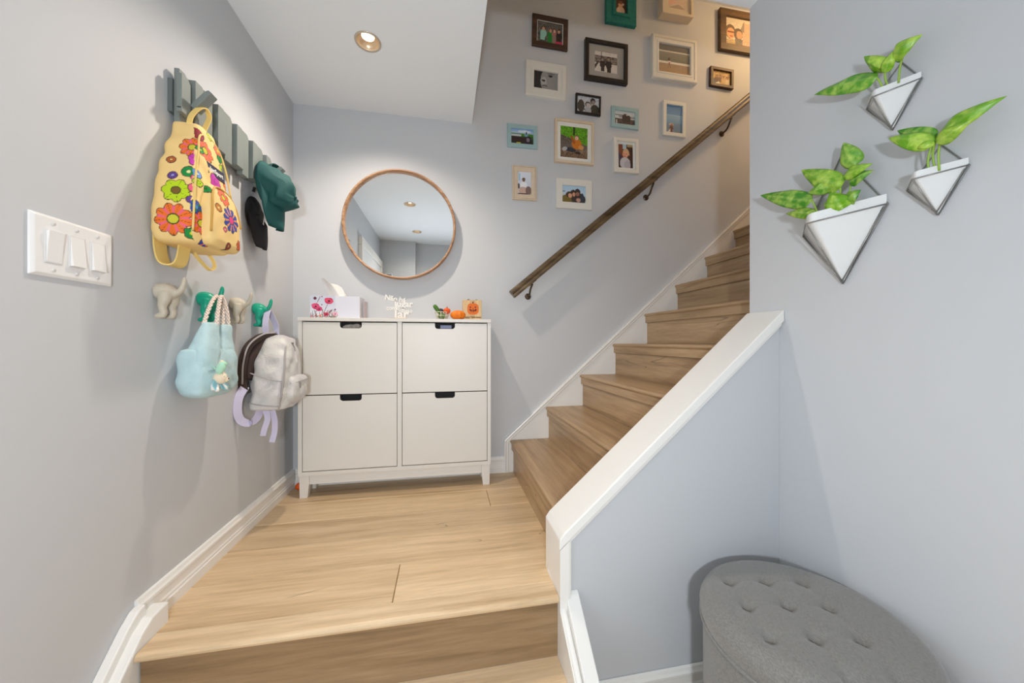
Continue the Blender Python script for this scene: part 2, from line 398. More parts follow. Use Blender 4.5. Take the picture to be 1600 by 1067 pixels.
# ------------------------------------------------------------------ front door on the left wall and a control panel (seen only in the mirror)
bm = B(); box(bm, 0, 0.036, -1.60, -1.52, ZF, 1.699); box(bm, 0, 0.036, -2.64, -2.56, ZF, 1.699); box(bm, 0, 0.036, -2.64, -1.52, 1.70, 1.78)
struct('trim_7', bm, TRIM, bevel=0.004)
dr = struct('door_1', bx(0.0, 0.02, -2.56, -1.60, ZF, 1.70), mat('door_paint', (232, 233, 233), 0.4), bevel=0.003)
GLOW = emit('added_glow_glass', (206, 226, 245), 1.2)  # emissive glass for two added windows that accompany the lamps
for z0, z1 in ((-0.10, 1.20),):  # glazing added to the door to go with the fill lamp
    wn = struct('added_window_1', (lambda bm: (box(bm, 0.0202, 0.034, -2.50, -2.46, z0-0.04, z1+0.04), box(bm, 0.0202, 0.034, -1.84, -1.80, z0-0.04, z1+0.04), box(bm, 0.0202, 0.034, -2.4595, -1.8405, z1, z1+0.04), box(bm, 0.0202, 0.034, -2.4595, -1.8405, z0-0.04, z0), bm)[-1])(B()), TRIM)
    obj('glow_pane', bx(0.0202, 0.026, -2.4595, -1.8405, z0, z1), GLOW, wn)
wn = struct('added_window_2', (lambda bm: (box(bm, 0.69, 0.71, YF-0.0448, YF-0.03, 0.72, 0.88), box(bm, 0.83, 0.85, YF-0.0448, YF-0.03, 0.72, 0.88), box(bm, 0.7105, 0.8295, YF-0.0448, YF-0.03, 0.86, 0.88), box(bm, 0.7105, 0.8295, YF-0.0448, YF-0.03, 0.72, 0.74), bm)[-1])(B()), TRIM)  # small glowing window added where the flash lamp stands
obj('glow_pane', bx(0.7105, 0.8295, YF-0.0448, YF-0.038, 0.7405, 0.8595), GLOW, wn)
bm = B(); box(bm, 0.02, 0.036, -1.70, -1.66, 0.62, 0.86); tube(bm, [(0.03, -1.68, 0.74), (0.075, -1.68, 0.74), (0.08, -1.80, 0.74)], 0.009); obj('door_handle', bm, BLACKP, dr)
bm = bx(0.03, 0.045, -1.93, -1.90, 1.42, 1.52); obj('hinge', bm, CHROME, dr)
t = thing('alarm_panel', 'small white alarm panel on the front wall near the door, seen in the round mirror', 'panel', (0.10, YF+0.05, 1.52))
obj('housing', bx(0.06, 0.15, YF+0.05, YF+0.072, 1.50, 1.64), WHITEP, t, bevel=0.004)
obj('screen', bx(0.072, 0.138, YF+0.072, YF+0.074, 1.54, 1.63), mat('screen_grey', (120, 128, 134), 0.2), t)

# ------------------------------------------------------------------ downlights
ring_m = mat('downlight_ring', (214, 190, 160), 0.3, metal=0.7); lens_m = emit('downlight_lens', (255, 236, 205), 9.0)
LBL = ['round recessed downlight in the ceiling above the shoe cabinet', 'round recessed downlight nearest behind the camera, the upper one in the mirror', 'round recessed downlight by the front wall, the lower one in the mirror']
for i, (x, y) in enumerate(SPOTS):
    t = thing('downlight', LBL[i], 'ceiling light', (x, y, H), 'recessed downlights in the entry ceiling')
    bm = B(); disc_lathe(bm, [(0.0445, 0.0), (0.045, -0.003), (0.053, -0.0045), (0.054, 0.0)], (x, y, H), 40); obj('trim_ring', bm, mat('downlight_flange', (205, 190, 170), 0.35, metal=0.4) if i == 0 else bpy.data.materials['downlight_flange'], t, smooth=True)
    bm = B(); disc_lathe(bm, [(0.0445, 0.0), (0.040, 0.012), (0.026, 0.022), (0.025, 0.022)], (x, y, H), 40); obj('reflector', bm, ring_m, t, smooth=True)
    bm = B(); v = disc_lathe(bm, [(0.0255, 0.0205), (0.02, 0.019), (0.001, 0.0175)], (x, y, H), 24); bm.faces.new(v[-1]); obj('lens', bm, lens_m, t, smooth=True)

# ------------------------------------------------------------------ shoe cabinet
CX0, CX1, CY0, CY1 = 0.0909, 1.0509, -0.179, -0.018
cab = thing('shoe_cabinet', 'white four door shoe cabinet on tapered legs against the back wall under the round mirror', 'cabinet', ((CX0+CX1)/2, (CY0+CY1)/2, 0))
CXM = 0.574
bm = B()
box(bm, CX0, CX0+0.018, CY0, CY1, 0.112, 0.882); box(bm, CX1-0.018, CX1, CY0, CY1, 0.112, 0.882)
box(bm, CXM-0.011, CXM+0.011, CY0, CY1, 0.1305, 0.8815); box(bm, CX0+0.0185, CXM-0.0115, CY0, CY1, 0.112, 0.130); box(bm, CXM+0.0115, CX1-0.0185, CY0, CY1, 0.112, 0.130); box(bm, CXM-0.0115, CXM+0.0115, CY0, CY1, 0.112, 0.130)
obj('carcass', bm, CABW, cab)
obj('back_panel', bx(CX0+0.0185, CX1-0.0185, CY1-0.004, CY1-0.001, 0.1305, 0.8815), DARK, cab)
obj('top_panel', bx(CX0-0.002, CX1+0.002, CY0-0.004, CY1+0.014, 0.8825, 0.900), CABW, cab, bevel=0.0015)
obj('apron', bx(CX0+0.05, CX1-0.05, CY0+0.006, CY0+0.022, 0.066, 0.1115), CABW, cab, bevel=0.001)
obj('rear_rail', bx(CX0+0.05, CX1-0.05, CY1-0.03, CY1-0.014, 0.066, 0.1115), CABW, cab)
for sx_ in (0, 1):
    for yy in (CY0+0.003, CY1-0.040):
        bm = B()
        if sx_ == 0: P4 = [(CX0+0.004, 0.1115), (CX0+0.0495, 0.1115), (CX0+0.0495, 0.070), (CX0+0.042, 0.0), (CX0+0.006, 0.0)]
        else: P4 = [(CX1-0.004, 0.1115), (CX1-0.006, 0.0), (CX1-0.042, 0.0), (CX1-0.0495, 0.070), (CX1-0.0495, 0.1115)]
        prism(bm, P4, 'y', yy, yy+0.036); obj('leg', bm, CABW, cab, bevel=0.0015)
def door_bm(x0, x1, z0, z1, hw_=0.052, hd=0.030):
    """door slab with the rounded grip notch cut from its top edge"""
    c = (x0+x1)/2 + (0.0 if x0 < CXM else -0.003); r = 0.014
    arcs = [(c-hw_, z1)] + [(c-hw_+r-r*math.cos(a), z1-hd+r-r*math.sin(a)) for a in np.linspace(0, PI/2, 6)] + [(c+hw_-r+r*math.sin(a), z1-hd+r-r*math.cos(a)) for a in np.linspace(0, PI/2, 6)] + [(c+hw_, z1)]
    bm = B(); yb, yf = CY0+0.018, CY0+0.001
    L = [(x0, z1), (x0, z1-hd), (x0, z0)]; pts = [(x0, z0), (x1, z0), (x1, z1)] + arcs[::-1] + [(x0, z1)]
    prism(bm, pts, 'y', yf, yb); return bm, c
for (x0, x1) in ((CX0+0.0205, CXM-0.0135), (CXM+0.0135, CX1-0.0205)):
    for (z0, z1) in ((0.5135, 0.8770), (0.1340, 0.5085)):
        bm, c = door_bm(x0, x1, z0, z1)
        d = obj('door', bm, CABW, cab, bevel=0.0012)
        bm = B(); fr = []
        r = 0.014; hw_, hd = 0.0515, 0.0295
        path = [(c-hw_, CY0+0.006, z1)] + [(c-hw_+r-r*math.cos(a), CY0+0.006, z1-hd+r-r*math.sin(a)) for a in np.linspace(0, PI/2, 6)] + [(c+hw_-r+r*math.sin(a), CY0+0.006, z1-hd+r-r*math.cos(a)) for a in np.linspace(0, PI/2, 6)] + [(c+hw_, CY0+0.006, z1)]
        tube(bm, path, 0.0016, 6); obj('handle', bm, BLACKP, d, smooth=True)
        h = bx(c-0.056, c+0.056, CY0+0.0385, CY0+0.0395, z1-0.035, z1-0.001); obj('handle_pocket', h, DARK, d)
# cloth and box showing through the two upper grips
bm = B(); cc = (CX0+0.0205+CXM-0.0135)/2
sphere(bm, (cc-0.008, CY0+0.029, 0.852), 0.03, 16, 8, 1.35, 0.25, 0.55); sphere(bm, (cc+0.022, CY0+0.029, 0.858), 0.02, 16, 8, 1.1, 0.36, 0.7)
tag(obj('folded_cloth', bm, mat('cloth_grey', (176, 166, 158), 0.9, var=0.4, vscale=60), smooth=True), 'crumpled grey cloth showing through the grip of the upper left cabinet door', 'cloth')
bm = B(); c2 = (CXM+0.0135+CX1-0.0205)/2
box(bm, c2-0.028, c2+0.032, CY0+0.024, CY0+0.037, 0.80, 0.868)
tag(obj('shoe_box', bm, mat('lavender_card', (150, 154, 186), 0.6), bevel=0.003), 'lavender grey box showing through the grip of the upper right cabinet door', 'box')
tag(obj('orange_ball', (lambda b: (sphere(b, (0.052, -0.06, 0.0185), 0.018, 24, 14), b)[1])(B()), mat('orange_rubber', (236, 92, 16), 0.5), smooth=True), 'small orange ball on the floor beside the left leg of the shoe cabinet', 'ball')

# ------------------------------------------------------------------ round mirror
MC = (0.561, 0.0, 1.433); MR = 0.3045
mir = thing('round_mirror', 'large round mirror with a thin brown wooden rim on the back wall above the cabinet', 'mirror', MC)
WAL = wood('walnut_rim', (196, 156, 120), (166, 124, 90), (120, 84, 58), 'x', 0.4, 3)
bm = B(); prof = [(MR-0.002, 0.0), (MR, -0.012), (MR, -0.050), (MR-0.004, -0.053), (MR-0.009, -0.052), (MR-0.0115, -0.044), (MR-0.0135, -0.030), (MR-0.0135, 0.0)]
disc_lathe(bm, prof, MC, 128, 'y'); obj('rim', bm, WAL, mir, smooth=False)
for p in bpy.data.objects['rim'].data.polygons: p.use_smooth = True
m, nt, b = new_mat('mirror_glass'); b.inputs['Base Color'].default_value = (0.93, 0.95, 0.95, 1); b.inputs['Metallic'].default_value = 1; b.inputs['Roughness'].default_value = 0.01
bm = B(); v = disc_lathe(bm, [(MR-0.0136, -0.026), (MR-0.0136, -0.030)], MC, 96, 'y'); bm.faces.new(v[0]); bm.faces.new(v[1]); obj('glass', bm, m, mir)

# ------------------------------------------------------------------ light switch plate
sw = thing('light_switch', 'white triple light switch plate at the far left of the left wall', 'light switch', (0, -1.150, 0.976))
bm = B()
def rr(y0, y1, z0, z1, x): return [(x, y0, z0), (x, y1, z0), (x, y1, z1), (x, y0, z1)]
Y0, Y1, Z0, Z1 = -1.2375, -1.0615, 0.9135, 1.0400
loft(bm, [rr(Y0, Y1, Z0, Z1, 0.0), rr(Y0, Y1, Z0, Z1, 0.003), rr(Y0+0.006, Y1-0.006, Z0+0.006, Z1-0.006, 0.0075)]); obj('wall_plate', bm, WHITEP, sw, bevel=0.002)
for k in range(3):
    yc = -1.150 + (k-1)*0.0475; zc = 0.976
    obj('bezel', bx(0.0072, 0.0092, yc-0.0170, yc+0.0170, zc-0.0345, zc+0.0345), mat('bezel_white', (222, 221, 220), 0.3) if k == 0 else bpy.data.materials['bezel_white'], sw, bevel=0.001)
    a, c_ = (0.0095, 0.0145) if k != 0 else (0.0145, 0.0095)   # the left one is pressed the other way
    bm = B(); prism(bm, [(zc-0.032, 0.0085), (zc-0.032, c_), (zc, 0.0118), (zc+0.032, a), (zc+0.032, 0.0085)], 'y', yc-0.0150, yc+0.0150)
    for v in bm.verts: v.co = (v.co.z, v.co.y, v.co.x)
    obj('rocker', bm, WHITEP, sw, bevel=0.0008)
    for dz in (-0.048, 0.048):
        bm = B(); v = disc_lathe(bm, [(0.0035, 0.0075), (0.0033, 0.0088), (0.002, 0.0094), (0.0005, 0.0095)], (0, yc, zc+dz), 14, 'x'); bm.faces.new(v[-1]); obj('screw', bm, mat('screw_white', (214, 212, 210), 0.3, coat=0.2) if 'screw_white' not in bpy.data.materials else bpy.data.materials['screw_white'], sw, smooth=True)

# ------------------------------------------------------------------ coat rail of grey pickets
GREY = mat('picket_grey', (128, 136, 132), 0.5, bump=0.03); GREYD = mat('picket_grey_dark', (104, 112, 111), 0.55)
rail = thing('coat_rail', 'grey wooden coat rail of staggered upright pickets high on the left wall', 'coat rack', (0, -0.64, 1.44))
obj('back_bar', bx(0.0, 0.012, -0.880, -0.33, 1.462, 1.560), GREYD, rail)
def picket(y0, y1, z0, z1, x1, cut=0.012, side=1, parent=rail, x0=0.0125):
    bm = B(); c = cut
    pts = [(y0, z0), (y1, z0), (y1, z1-c*(side > 0)), (y1-c*0.9*(side > 0), z1), (y0+c*0.9*(side < 0), z1), (y0, z1-c*(side < 0))]
    pts = [p for i, p in enumerate(pts) if p != pts[i-1]]
    prism(bm, pts, 'x', x0, x1); return obj('picket', bm, GREY, parent, bevel=0.0015)
# end block: a deep front piece standing over a shallower backing
picket(-0.874, -0.838, 1.422, 1.596, 0.0270, 0.014)
picket(-0.888, -0.850, 1.460, 1.574, 0.0420, 0.012, 1, x0=0.0275)
obj('slot', bx(0.030, 0.040, -0.8884, -0.8880, 1.471, 1.474), DARK, rail)
for k in range(9):
    ya = -0.832 + k*0.0560; deep = k % 2 == 0
    picket(ya, ya+0.0430, (1.440, 1.430)[k % 2], (1.592, 1.600)[k % 2], 0.044 if deep else 0.034, 0.013, 1)
    picket(ya+0.0435, ya+0.0553, 1.448, (1.582, 1.574)[k % 2], 0.024, 0.004, 1)
def flip_hook(y, tip, root, wdt=0.032, th=0.016):
    bm = B(); a, b_ = Vector(root), Vector(tip); dirv = (b_-a).normalized(); nrm = Vector((-dirv.z, 0, dirv.x))
    P4 = [a - nrm*th/2, b_ - nrm*th/2, b_ + nrm*th*0.2, b_ - dirv*0.012 + nrm*th/2, a + nrm*th/2]
    prism(bm, [(p.x, p.z) for p in P4], 'y', y-wdt/2, y+wdt/2); return obj('hook', bm, GREY, rail, bevel=0.0015)
flip_hook(-0.836, (0.092, 0, 1.552), (0.046, 0, 1.496))
flip_hook(-0.345, (0.092, 0, 1.556), (0.028, 0, 1.497), 0.030)

# ------------------------------------------------------------------ dog shaped hooks
def blend(name, bm, m, parent=None, voxel=0.0022, iters=8):
    """fuse overlapping pieces into one smooth skin"""
    me = bpy.data.meshes.new(name); bmesh.ops.recalc_face_normals(bm, faces=bm.faces); bm.to_mesh(me); bm.free()
    o = bpy.data.objects.new(name, me); C.objects.link(o)
    r = o.modifiers.new('remesh', 'REMESH'); r.mode = 'VOXEL'; r.voxel_size = voxel
    q = o.modifiers.new('smooth', 'SMOOTH'); q.factor = 0.5; q.iterations = iters
    dg = bpy.context.evaluated_depsgraph_get(); nm = bpy.data.meshes.new_from_object(o.evaluated_get(dg), depsgraph=dg); nm.name = name
    bpy.data.objects.remove(o); bpy.data.meshes.remove(me); nm.materials.clear()
    return link(name, nm, m, parent, smooth=True)
BEIGE = mat('hook_beige', (196, 186, 168), 0.5); TEAL = mat('hook_teal', (0, 160, 128), 0.4)
def dog_hook(y, z, m, label, s=0.87):
    bm = B(); P = lambda q: [(a*s, y+b_*s, z+c*s) for a, b_, c in q]
    tube(bm, P([(0.0005,0,0.0),(0.010,0,0.001),(0.022,0,0.002),(0.034,0,0.0),(0.046,0,-0.003),(0.055,0,-0.004)]), [v*s for v in (0.026,0.030,0.0295,0.026,0.019,0.009)], 16)
    tube(bm, smooth_path(P([(0.040,0,-0.002),(0.052,0,-0.001),(0.064,0,0.007),(0.072,0,0.024),(0.0755,0,0.042),(0.0762,0,0.054)]), 4), [v*s for v in np.interp(np.linspace(0,1,21),[0,.3,.8,1],[.014,.0095,.0075,.0035])], 12)
    for sd in (1, -1):
        tube(bm, smooth_path(P([(0.030,sd*0.013,-0.004),(0.031,sd*0.019,-0.026),(0.026,sd*0.020,-0.046),(0.030,sd*0.020,-0.066),(0.028,sd*0.020,-0.076)]), 4), [v*s for v in np.interp(np.linspace(0,1,17),[0,.3,.6,1],[.019,.0155,.0105,.0095])], 12)
        tube(bm, P([(0.034,sd*0.020,-0.0765),(0.024,sd*0.0205,-0.077),(0.012,sd*0.021,-0.0785),(0.006,sd*0.021,-0.079)]), [v*s for v in (0.0075,0.0095,0.0082,0.005)], 12)
    return tag(blend('dog_hook', bm, m), label, 'hook', 'dog hindquarter coat hooks on the left wall')
dog_hook(-0.915, 0.920, BEIGE, 'beige hook shaped like a dog hindquarter, left one, with nothing hanging on it')
dog_hook(-0.738, 0.920, TEAL, 'teal dog hindquarter hook holding the pale blue tote bag')
dog_hook(-0.556, 0.923, BEIGE, 'beige dog hindquarter hook between the two teal ones, empty')
dog_hook(-0.396, 0.918, TEAL, 'teal dog hindquarter hook holding the silver backpack')

# ------------------------------------------------------------------ soft bodies (bags, cap)
def interp(rows, n):
    """rows: (t, values...) -> smooth resampling with monotone cubic"""
    R = np.array(rows, float); t = R[:, 0]; tt = np.linspace(t[0], t[-1], n); out = [tt]
    for k in range(1, R.shape[1]):
        y = R[:, k]; h = np.diff(t); d = np.diff(y)/h; m_ = np.zeros(len(t)); m_[0], m_[-1] = d[0], d[-1]
        for i in range(1, len(t)-1):
            m_[i] = 0 if d[i-1]*d[i] <= 0 else 2*d[i-1]*d[i]/(d[i-1]+d[i])
        i = np.clip(np.searchsorted(t, tt, 'right')-1, 0, len(t)-2); u = (tt-t[i])/h[i]
        out.append((2*u**3-3*u**2+1)*y[i]+(u**3-2*u**2+u)*h[i]*m_[i]+(-2*u**3+3*u**2)*y[i+1]+(u**3-u**2)*h[i]*m_[i+1])
    return np.array(out).T
def soft(name, rows, m, parent=None, nth=72, nz=64, ex=3.2, wr=0.0, seed=0, paint=None, stations='z', fine=None):
    """rows: (s, z, cx, cy, hx, hy): stacked rounded-rectangle sections from bottom to top"""
    R = interp(rows, nz); th = np.linspace(0, 2*PI, 4001)
    c, s_ = np.cos(th), np.sin(th); ux = np.sign(c)*np.abs(c)**(2/ex); uy = np.sign(s_)*np.abs(s_)**(2/ex)
    al = np.concatenate([[0], np.cumsum(np.hypot(np.diff(ux)*R[:, 4].max(), np.diff(uy)*R[:, 5].max()))]); tt = np.linspace(0, al[-1], nth, endpoint=False)
    ux, uy = np.interp(tt, al, ux), np.interp(tt, al, uy)
    X = R[:, 2:3] + R[:, 4:5]*ux; Y = R[:, 3:4] + R[:, 5:6]*uy; Z = R[:, 1:2] + 0*X
    if wr:
        rs = np.random.RandomState(seed); d = np.zeros_like(X)
        for k in range(14):
            f = rs.uniform(18, 110, 3); ph = rs.uniform(0, 6.3); d += np.sin(X*f[0]+Y*f[1]*rs.choice([-1, 1])+Z*f[2]*rs.choice([-1, 1])+ph)/(1+f.sum()/130)
        d *= wr/8.5
        X = X + d*ux*np.minimum(1, R[:, 4:5]/0.03); Y = Y + d*uy*np.minimum(1, R[:, 5:6]/0.03)
    co = np.stack([X, Y, Z], -1).reshape(-1, 3); nv = len(co)
    faces = [(j*nth+i, j*nth+(i+1) % nth, (j+1)*nth+(i+1) % nth, (j+1)*nth+i) for j in range(nz-1) for i in range(nth)]
    co = np.vstack([co, co[:nth].mean(0), co[-nth:].mean(0)])
    faces += [(nv, (i+1) % nth, i) for i in range(nth)] + [(nv+1, (nz-1)*nth+i, (nz-1)*nth+(i+1) % nth) for i in range(nth)]
    me = bpy.data.meshes.new(name); me.from_pydata(co.tolist(), [], faces)
    if paint is not None: colour_mesh(me, paint(co))
    return link(name, me, m, parent, smooth=True)

# flower print for the yellow backpack: evaluated per vertex on (s, z); s<0 side, s>0 front
BG = lin((243, 208, 138))
def flowers(S, Z, items):
    col = np.tile(BG, (len(S), 1))
    for (cs, cz, R, n, petal, stripe, cen, rot) in items:
        dx, dz = S-cs, Z-cz; r = np.hypot(dx, dz); a = np.arctan2(dz, dx) + rot
        edge = R*(0.80 + 0.20*np.abs(np.cos(n*a/2))) if n else R
        inside = r < edge; outline = inside & (r > edge-0.0022)
        col[inside] = lin(petal)
        if stripe is not None:
            st_ = inside & (np.abs(((a*n/(2*PI)) % 1.0) - 0.5) < 0.16) & (r > R*0.36) & (r < R*0.86); col[st_] = lin(stripe)
        if n:
            sp = inside & (np.abs(((a*n/(2*PI)) % 1.0)-0.0) < 0.035) & (r > R*0.3); col[sp] = lin((70, 45, 30))
        col[outline] = lin((72, 44, 34))
        cc_ = r < R*0.34; col[cc_] = lin((60, 70, 30)); col[r < R*0.27] = lin(cen)
    return col
ORG, PNK, LIM, MAG, GRN, PUR, BLU, RED = (236, 112, 30), (236, 100, 130), (186, 214, 20), (206, 62, 180), (10, 140, 60), (96, 60, 140), (44, 74, 170), (150, 30, 50)
YEL = (206, 200, 50)
XFR = 0.122; YLF = -0.962
SIDE = [(-0.052, 1.118, 0.046, 9, ORG, PNK, YEL, 0.2), (-0.050, 1.200, 0.036, 7, LIM, None, (120, 90, 30), 0.5), (-0.066, 1.246, 0.013, 0, PUR, None, (150, 150, 220), 0), (-0.030, 1.262, 0.018, 0, GRN, None, (230, 230, 160), 0),
        (-0.038, 1.345, 0.034, 8, ORG, PNK, YEL, 0.0), (-0.018, 1.306, 0.024, 4, MAG, None, MAG, 0.4), (-0.078, 1.296, 0.012, 0, (180, 90, 40), None, (245, 200, 120), 0), (-0.012, 1.178, 0.013, 0, PUR, None, (240, 150, 150), 0), (-0.012, 1.215, 0.015, 0, PNK, None, (200, 80, 60), 0),
        (-0.008, 1.245, 0.018, 4, PNK, (110, 140, 220), MAG, 0.3), (-0.012, 1.082, 0.018, 5, GRN, None, LIM, 0), (-0.02, 1.40, 0.014, 4, LIM, None, LIM, 0)]
FRONT = [(0.080, 1.352, 0.034, 9, ORG, PNK, YEL, 0.3), (0.070, 1.395, 0.020, 4, RED, None, RED, 0), (0.150, 1.362, 0.015, 4, GRN, None, GRN, 0), (0.062, 1.345, 0.012, 0, GRN, None, LIM, 0), (0.105, 1.272, 0.026, 4, MAG, None, MAG, 0.6), (0.165, 1.285, 0.02, 7, ORG, PNK, YEL, 0), (0.145, 1.385, 0.018, 6, ORG, PNK, YEL, 0), (0.172, 1.22, 0.016, 4, LIM, None, LIM, 0), (0.160, 1.330, 0.020, 5, LIM, None, (150, 170, 20), 0),
         (0.032, 1.262, 0.014, 0, (110, 150, 220), None, (240, 240, 240), 0), (0.030, 1.236, 0.014, 4, LIM, None, LIM, 0), (0.012, 1.16, 0.022, 5, BLU, GRN, (60, 140, 200), 0), (0.028, 1.118, 0.034, 8, ORG, PNK, YEL, 0.6), (0.05, 1.072, 0.022, 5, BLU, ORG, BLU, 0.2),
         (0.12, 1.415, 0.014, 4, LIM, None, LIM, 0)]
POCK = [(0.116, 1.158, 0.040, 10, BLU, (240, 150, 70), (232, 60, 130), 0.1), (0.062, 1.178, 0.013, 0, (196, 120, 40), None, (250, 216, 130), 0), (0.100, 1.222, 0.028, 9, ORG, PNK, YEL, 0.4), (0.085, 1.120, 0.009, 0, PNK, None, (250, 210, 200), 0), (0.160, 1.090, 0.018, 6, ORG, RED, (200, 80, 60), 0), (0.105, 1.074, 0.012, 0, (150, 60, 40), None, (240, 190, 110), 0), (0.04, 1.225, 0.012, 0, GRN, None, (70, 150, 200), 0)]
def paint_bag(co):
    xf = np.interp(co[:, 2], [1.056, 1.165, 1.25, 1.33, 1.402, 1.434], [0.12, 0.121, 0.114, 0.104, 0.09, 0.08])
    front = co[:, 0] > xf-0.012
    S = np.where(front, co[:, 1]-YLF, -(XFR-co[:, 0]))
    return np.where(front[:, None], flowers(S, co[:, 2], FRONT), flowers(S, co[:, 2], SIDE))
def paint_pocket(co):
    return flowers(co[:, 1]-YLF, co[:, 2], POCK)
FLORAL = vcol_mat('floral_canvas', 0.8, bump=0.1, bscale=500); YCAN = mat('yellow_webbing', (236, 204, 122), 0.8, bump=0.2, bscale=400); YZIP = mat('yellow_zip', (206, 160, 74), 0.6)
bag = thing('floral_backpack', 'pale yellow backpack printed with bright flowers hanging from the grey coat rail', 'backpack', (0.06, -0.87, 1.05))
bag_rows = [(0, 1.056, 0.062, -0.868, 0.010, 0.030), (0.02, 1.057, 0.062, -0.868, 0.040, 0.070), (0.07, 1.066, 0.062, -0.868, 0.054, 0.088), (0.16, 1.10, 0.062, -0.869, 0.059, 0.097), (0.35, 1.165, 0.062, -0.868, 0.059, 0.095), (0.55, 1.25, 0.059, -0.862, 0.055, 0.083), (0.75, 1.33, 0.055, -0.852, 0.049, 0.067), (0.92, 1.402, 0.050, -0.844, 0.040, 0.050), (0.985, 1.430, 0.047, -0.841, 0.035, 0.043), (1, 1.434, 0.047, -0.841, 0.022, 0.03)]
soft('body', bag_rows, FLORAL, bag, 280, 240, 5.0, 0.010, 3, paint_bag)
pk = soft('front_pocket', [(0, 1.062, 0.112, -0.856, 0.012, 0.03), (0.04, 1.064, 0.114, -0.856, 0.026, 0.062), (0.15, 1.085, 0.116, -0.856, 0.034, 0.076), (0.5, 1.15, 0.116, -0.856, 0.034, 0.076), (0.8, 1.21, 0.112, -0.855, 0.028, 0.068), (0.95, 1.245, 0.108, -0.855, 0.020, 0.054), (1, 1.252, 0.107, -0.855, 0.008, 0.03)], FLORAL, bag, 160, 120, 4.5, 0.005, 8, paint_pocket)
bm = B(); tube(bm, smooth_path([(0.142,-0.930,1.10),(0.143,-0.926,1.17),(0.137,-0.914,1.215),(0.130,-0.890,1.242),(0.127,-0.852,1.249),(0.130,-0.815,1.238),(0.138,-0.793,1.20),(0.144,-0.782,1.15)], 8), 0.0030, 8); obj('zipper', bm, YZIP, pk, smooth=True)
bm = B(); tube(bm, smooth_path([(0.117,-0.964,1.09),(0.119,-0.962,1.17),(0.112,-0.945,1.25),(0.103,-0.918,1.33),(0.090,-0.890,1.392),(0.086,-0.842,1.412),(0.090,-0.800,1.392),(0.103,-0.786,1.33),(0.113,-0.778,1.25)], 8), 0.0026, 8); obj('piping', bm, YCAN, bag, smooth=True)
bm = B(); ribbon(bm, smooth_path([(0.046,-0.866,1.425),(0.050,-0.862,1.462),(0.062,-0.848,1.496),(0.066,-0.826,1.510),(0.066,-0.806,1.496),(0.060,-0.812,1.462),(0.052,-0.822,1.425)], 6), 0.013, (1, 0.2, 0), 0.003); obj('haul_loop', bm, YCAN, bag, smooth=False)
bm = B(); ribbon(bm, smooth_path([(0.010,-0.925,1.13),(0.010,-0.922,1.05),(0.017,-0.918,1.008),(0.036,-0.913,0.998),(0.052,-0.908,1.010),(0.058,-0.904,1.05),(0.058,-0.900,1.10)], 6), 0.042, (0.05, 1.0, 0.0), 0.004); obj('shoulder_strap', bm, YCAN, bag)
bm = B(); ribbon(bm, smooth_path([(0.04,-0.850,1.08),(0.04,-0.838,1.06),(0.042,-0.805,1.035),(0.045,-0.770,1.016),(0.048,-0.752,1.022),(0.048,-0.752,1.045),(0.044,-0.785,1.075),(0.04,-0.80,1.09)], 6), 0.010, (0.9, 0.2, 0.3), 0.003); obj('shoulder_strap', bm, YCAN, bag)
# label patch with lettering
NAVY = mat('navy_patch', (36, 34, 62), 0.7); PATCHW = mat('patch_lettering', (236, 232, 226), 0.7)
def text_mesh(body, size, extrude=0.0, bold=0.0):
    cu = bpy.data.curves.new('lettering', 'FONT'); cu.body = body; cu.size = size; cu.extrude = extrude; cu.offset = bold; cu.align_x = 'CENTER'; cu.align_y = 'CENTER'; cu.resolution_u = 3
    o = bpy.data.objects.new('lettering', cu); C.objects.link(o)
    dg = bpy.context.evaluated_depsgraph_get(); me = bpy.data.meshes.new_from_object(o.evaluated_get(dg), depsgraph=dg)
    bpy.data.objects.remove(o); bpy.data.curves.remove(cu); return me
pc = Vector((0.1085, -0.848, 1.302)); tilt = 0.10
Rm = Matrix(((0, -math.sin(tilt), math.cos(tilt)), (1, 0, 0), (0, math.cos(tilt), math.sin(tilt)))).to_4x4()   # local x->+y, y->up, z->out of the bag
bm = B(); box(bm, -0.040, 0.040, -0.017, 0.017, -0.0025, 0.0015, Matrix.Translation(pc) @ Rm); pt = obj('label_patch', bm, NAVY, bag, bevel=0.001)
me = text_mesh('JanSport', 0.0185, 0.0005, 0.0004); me.transform(Matrix.Translation(pc + Vector((0.0022, 0, 0))) @ Rm); me.materials.clear(); link('lettering', me, PATCHW, pt)

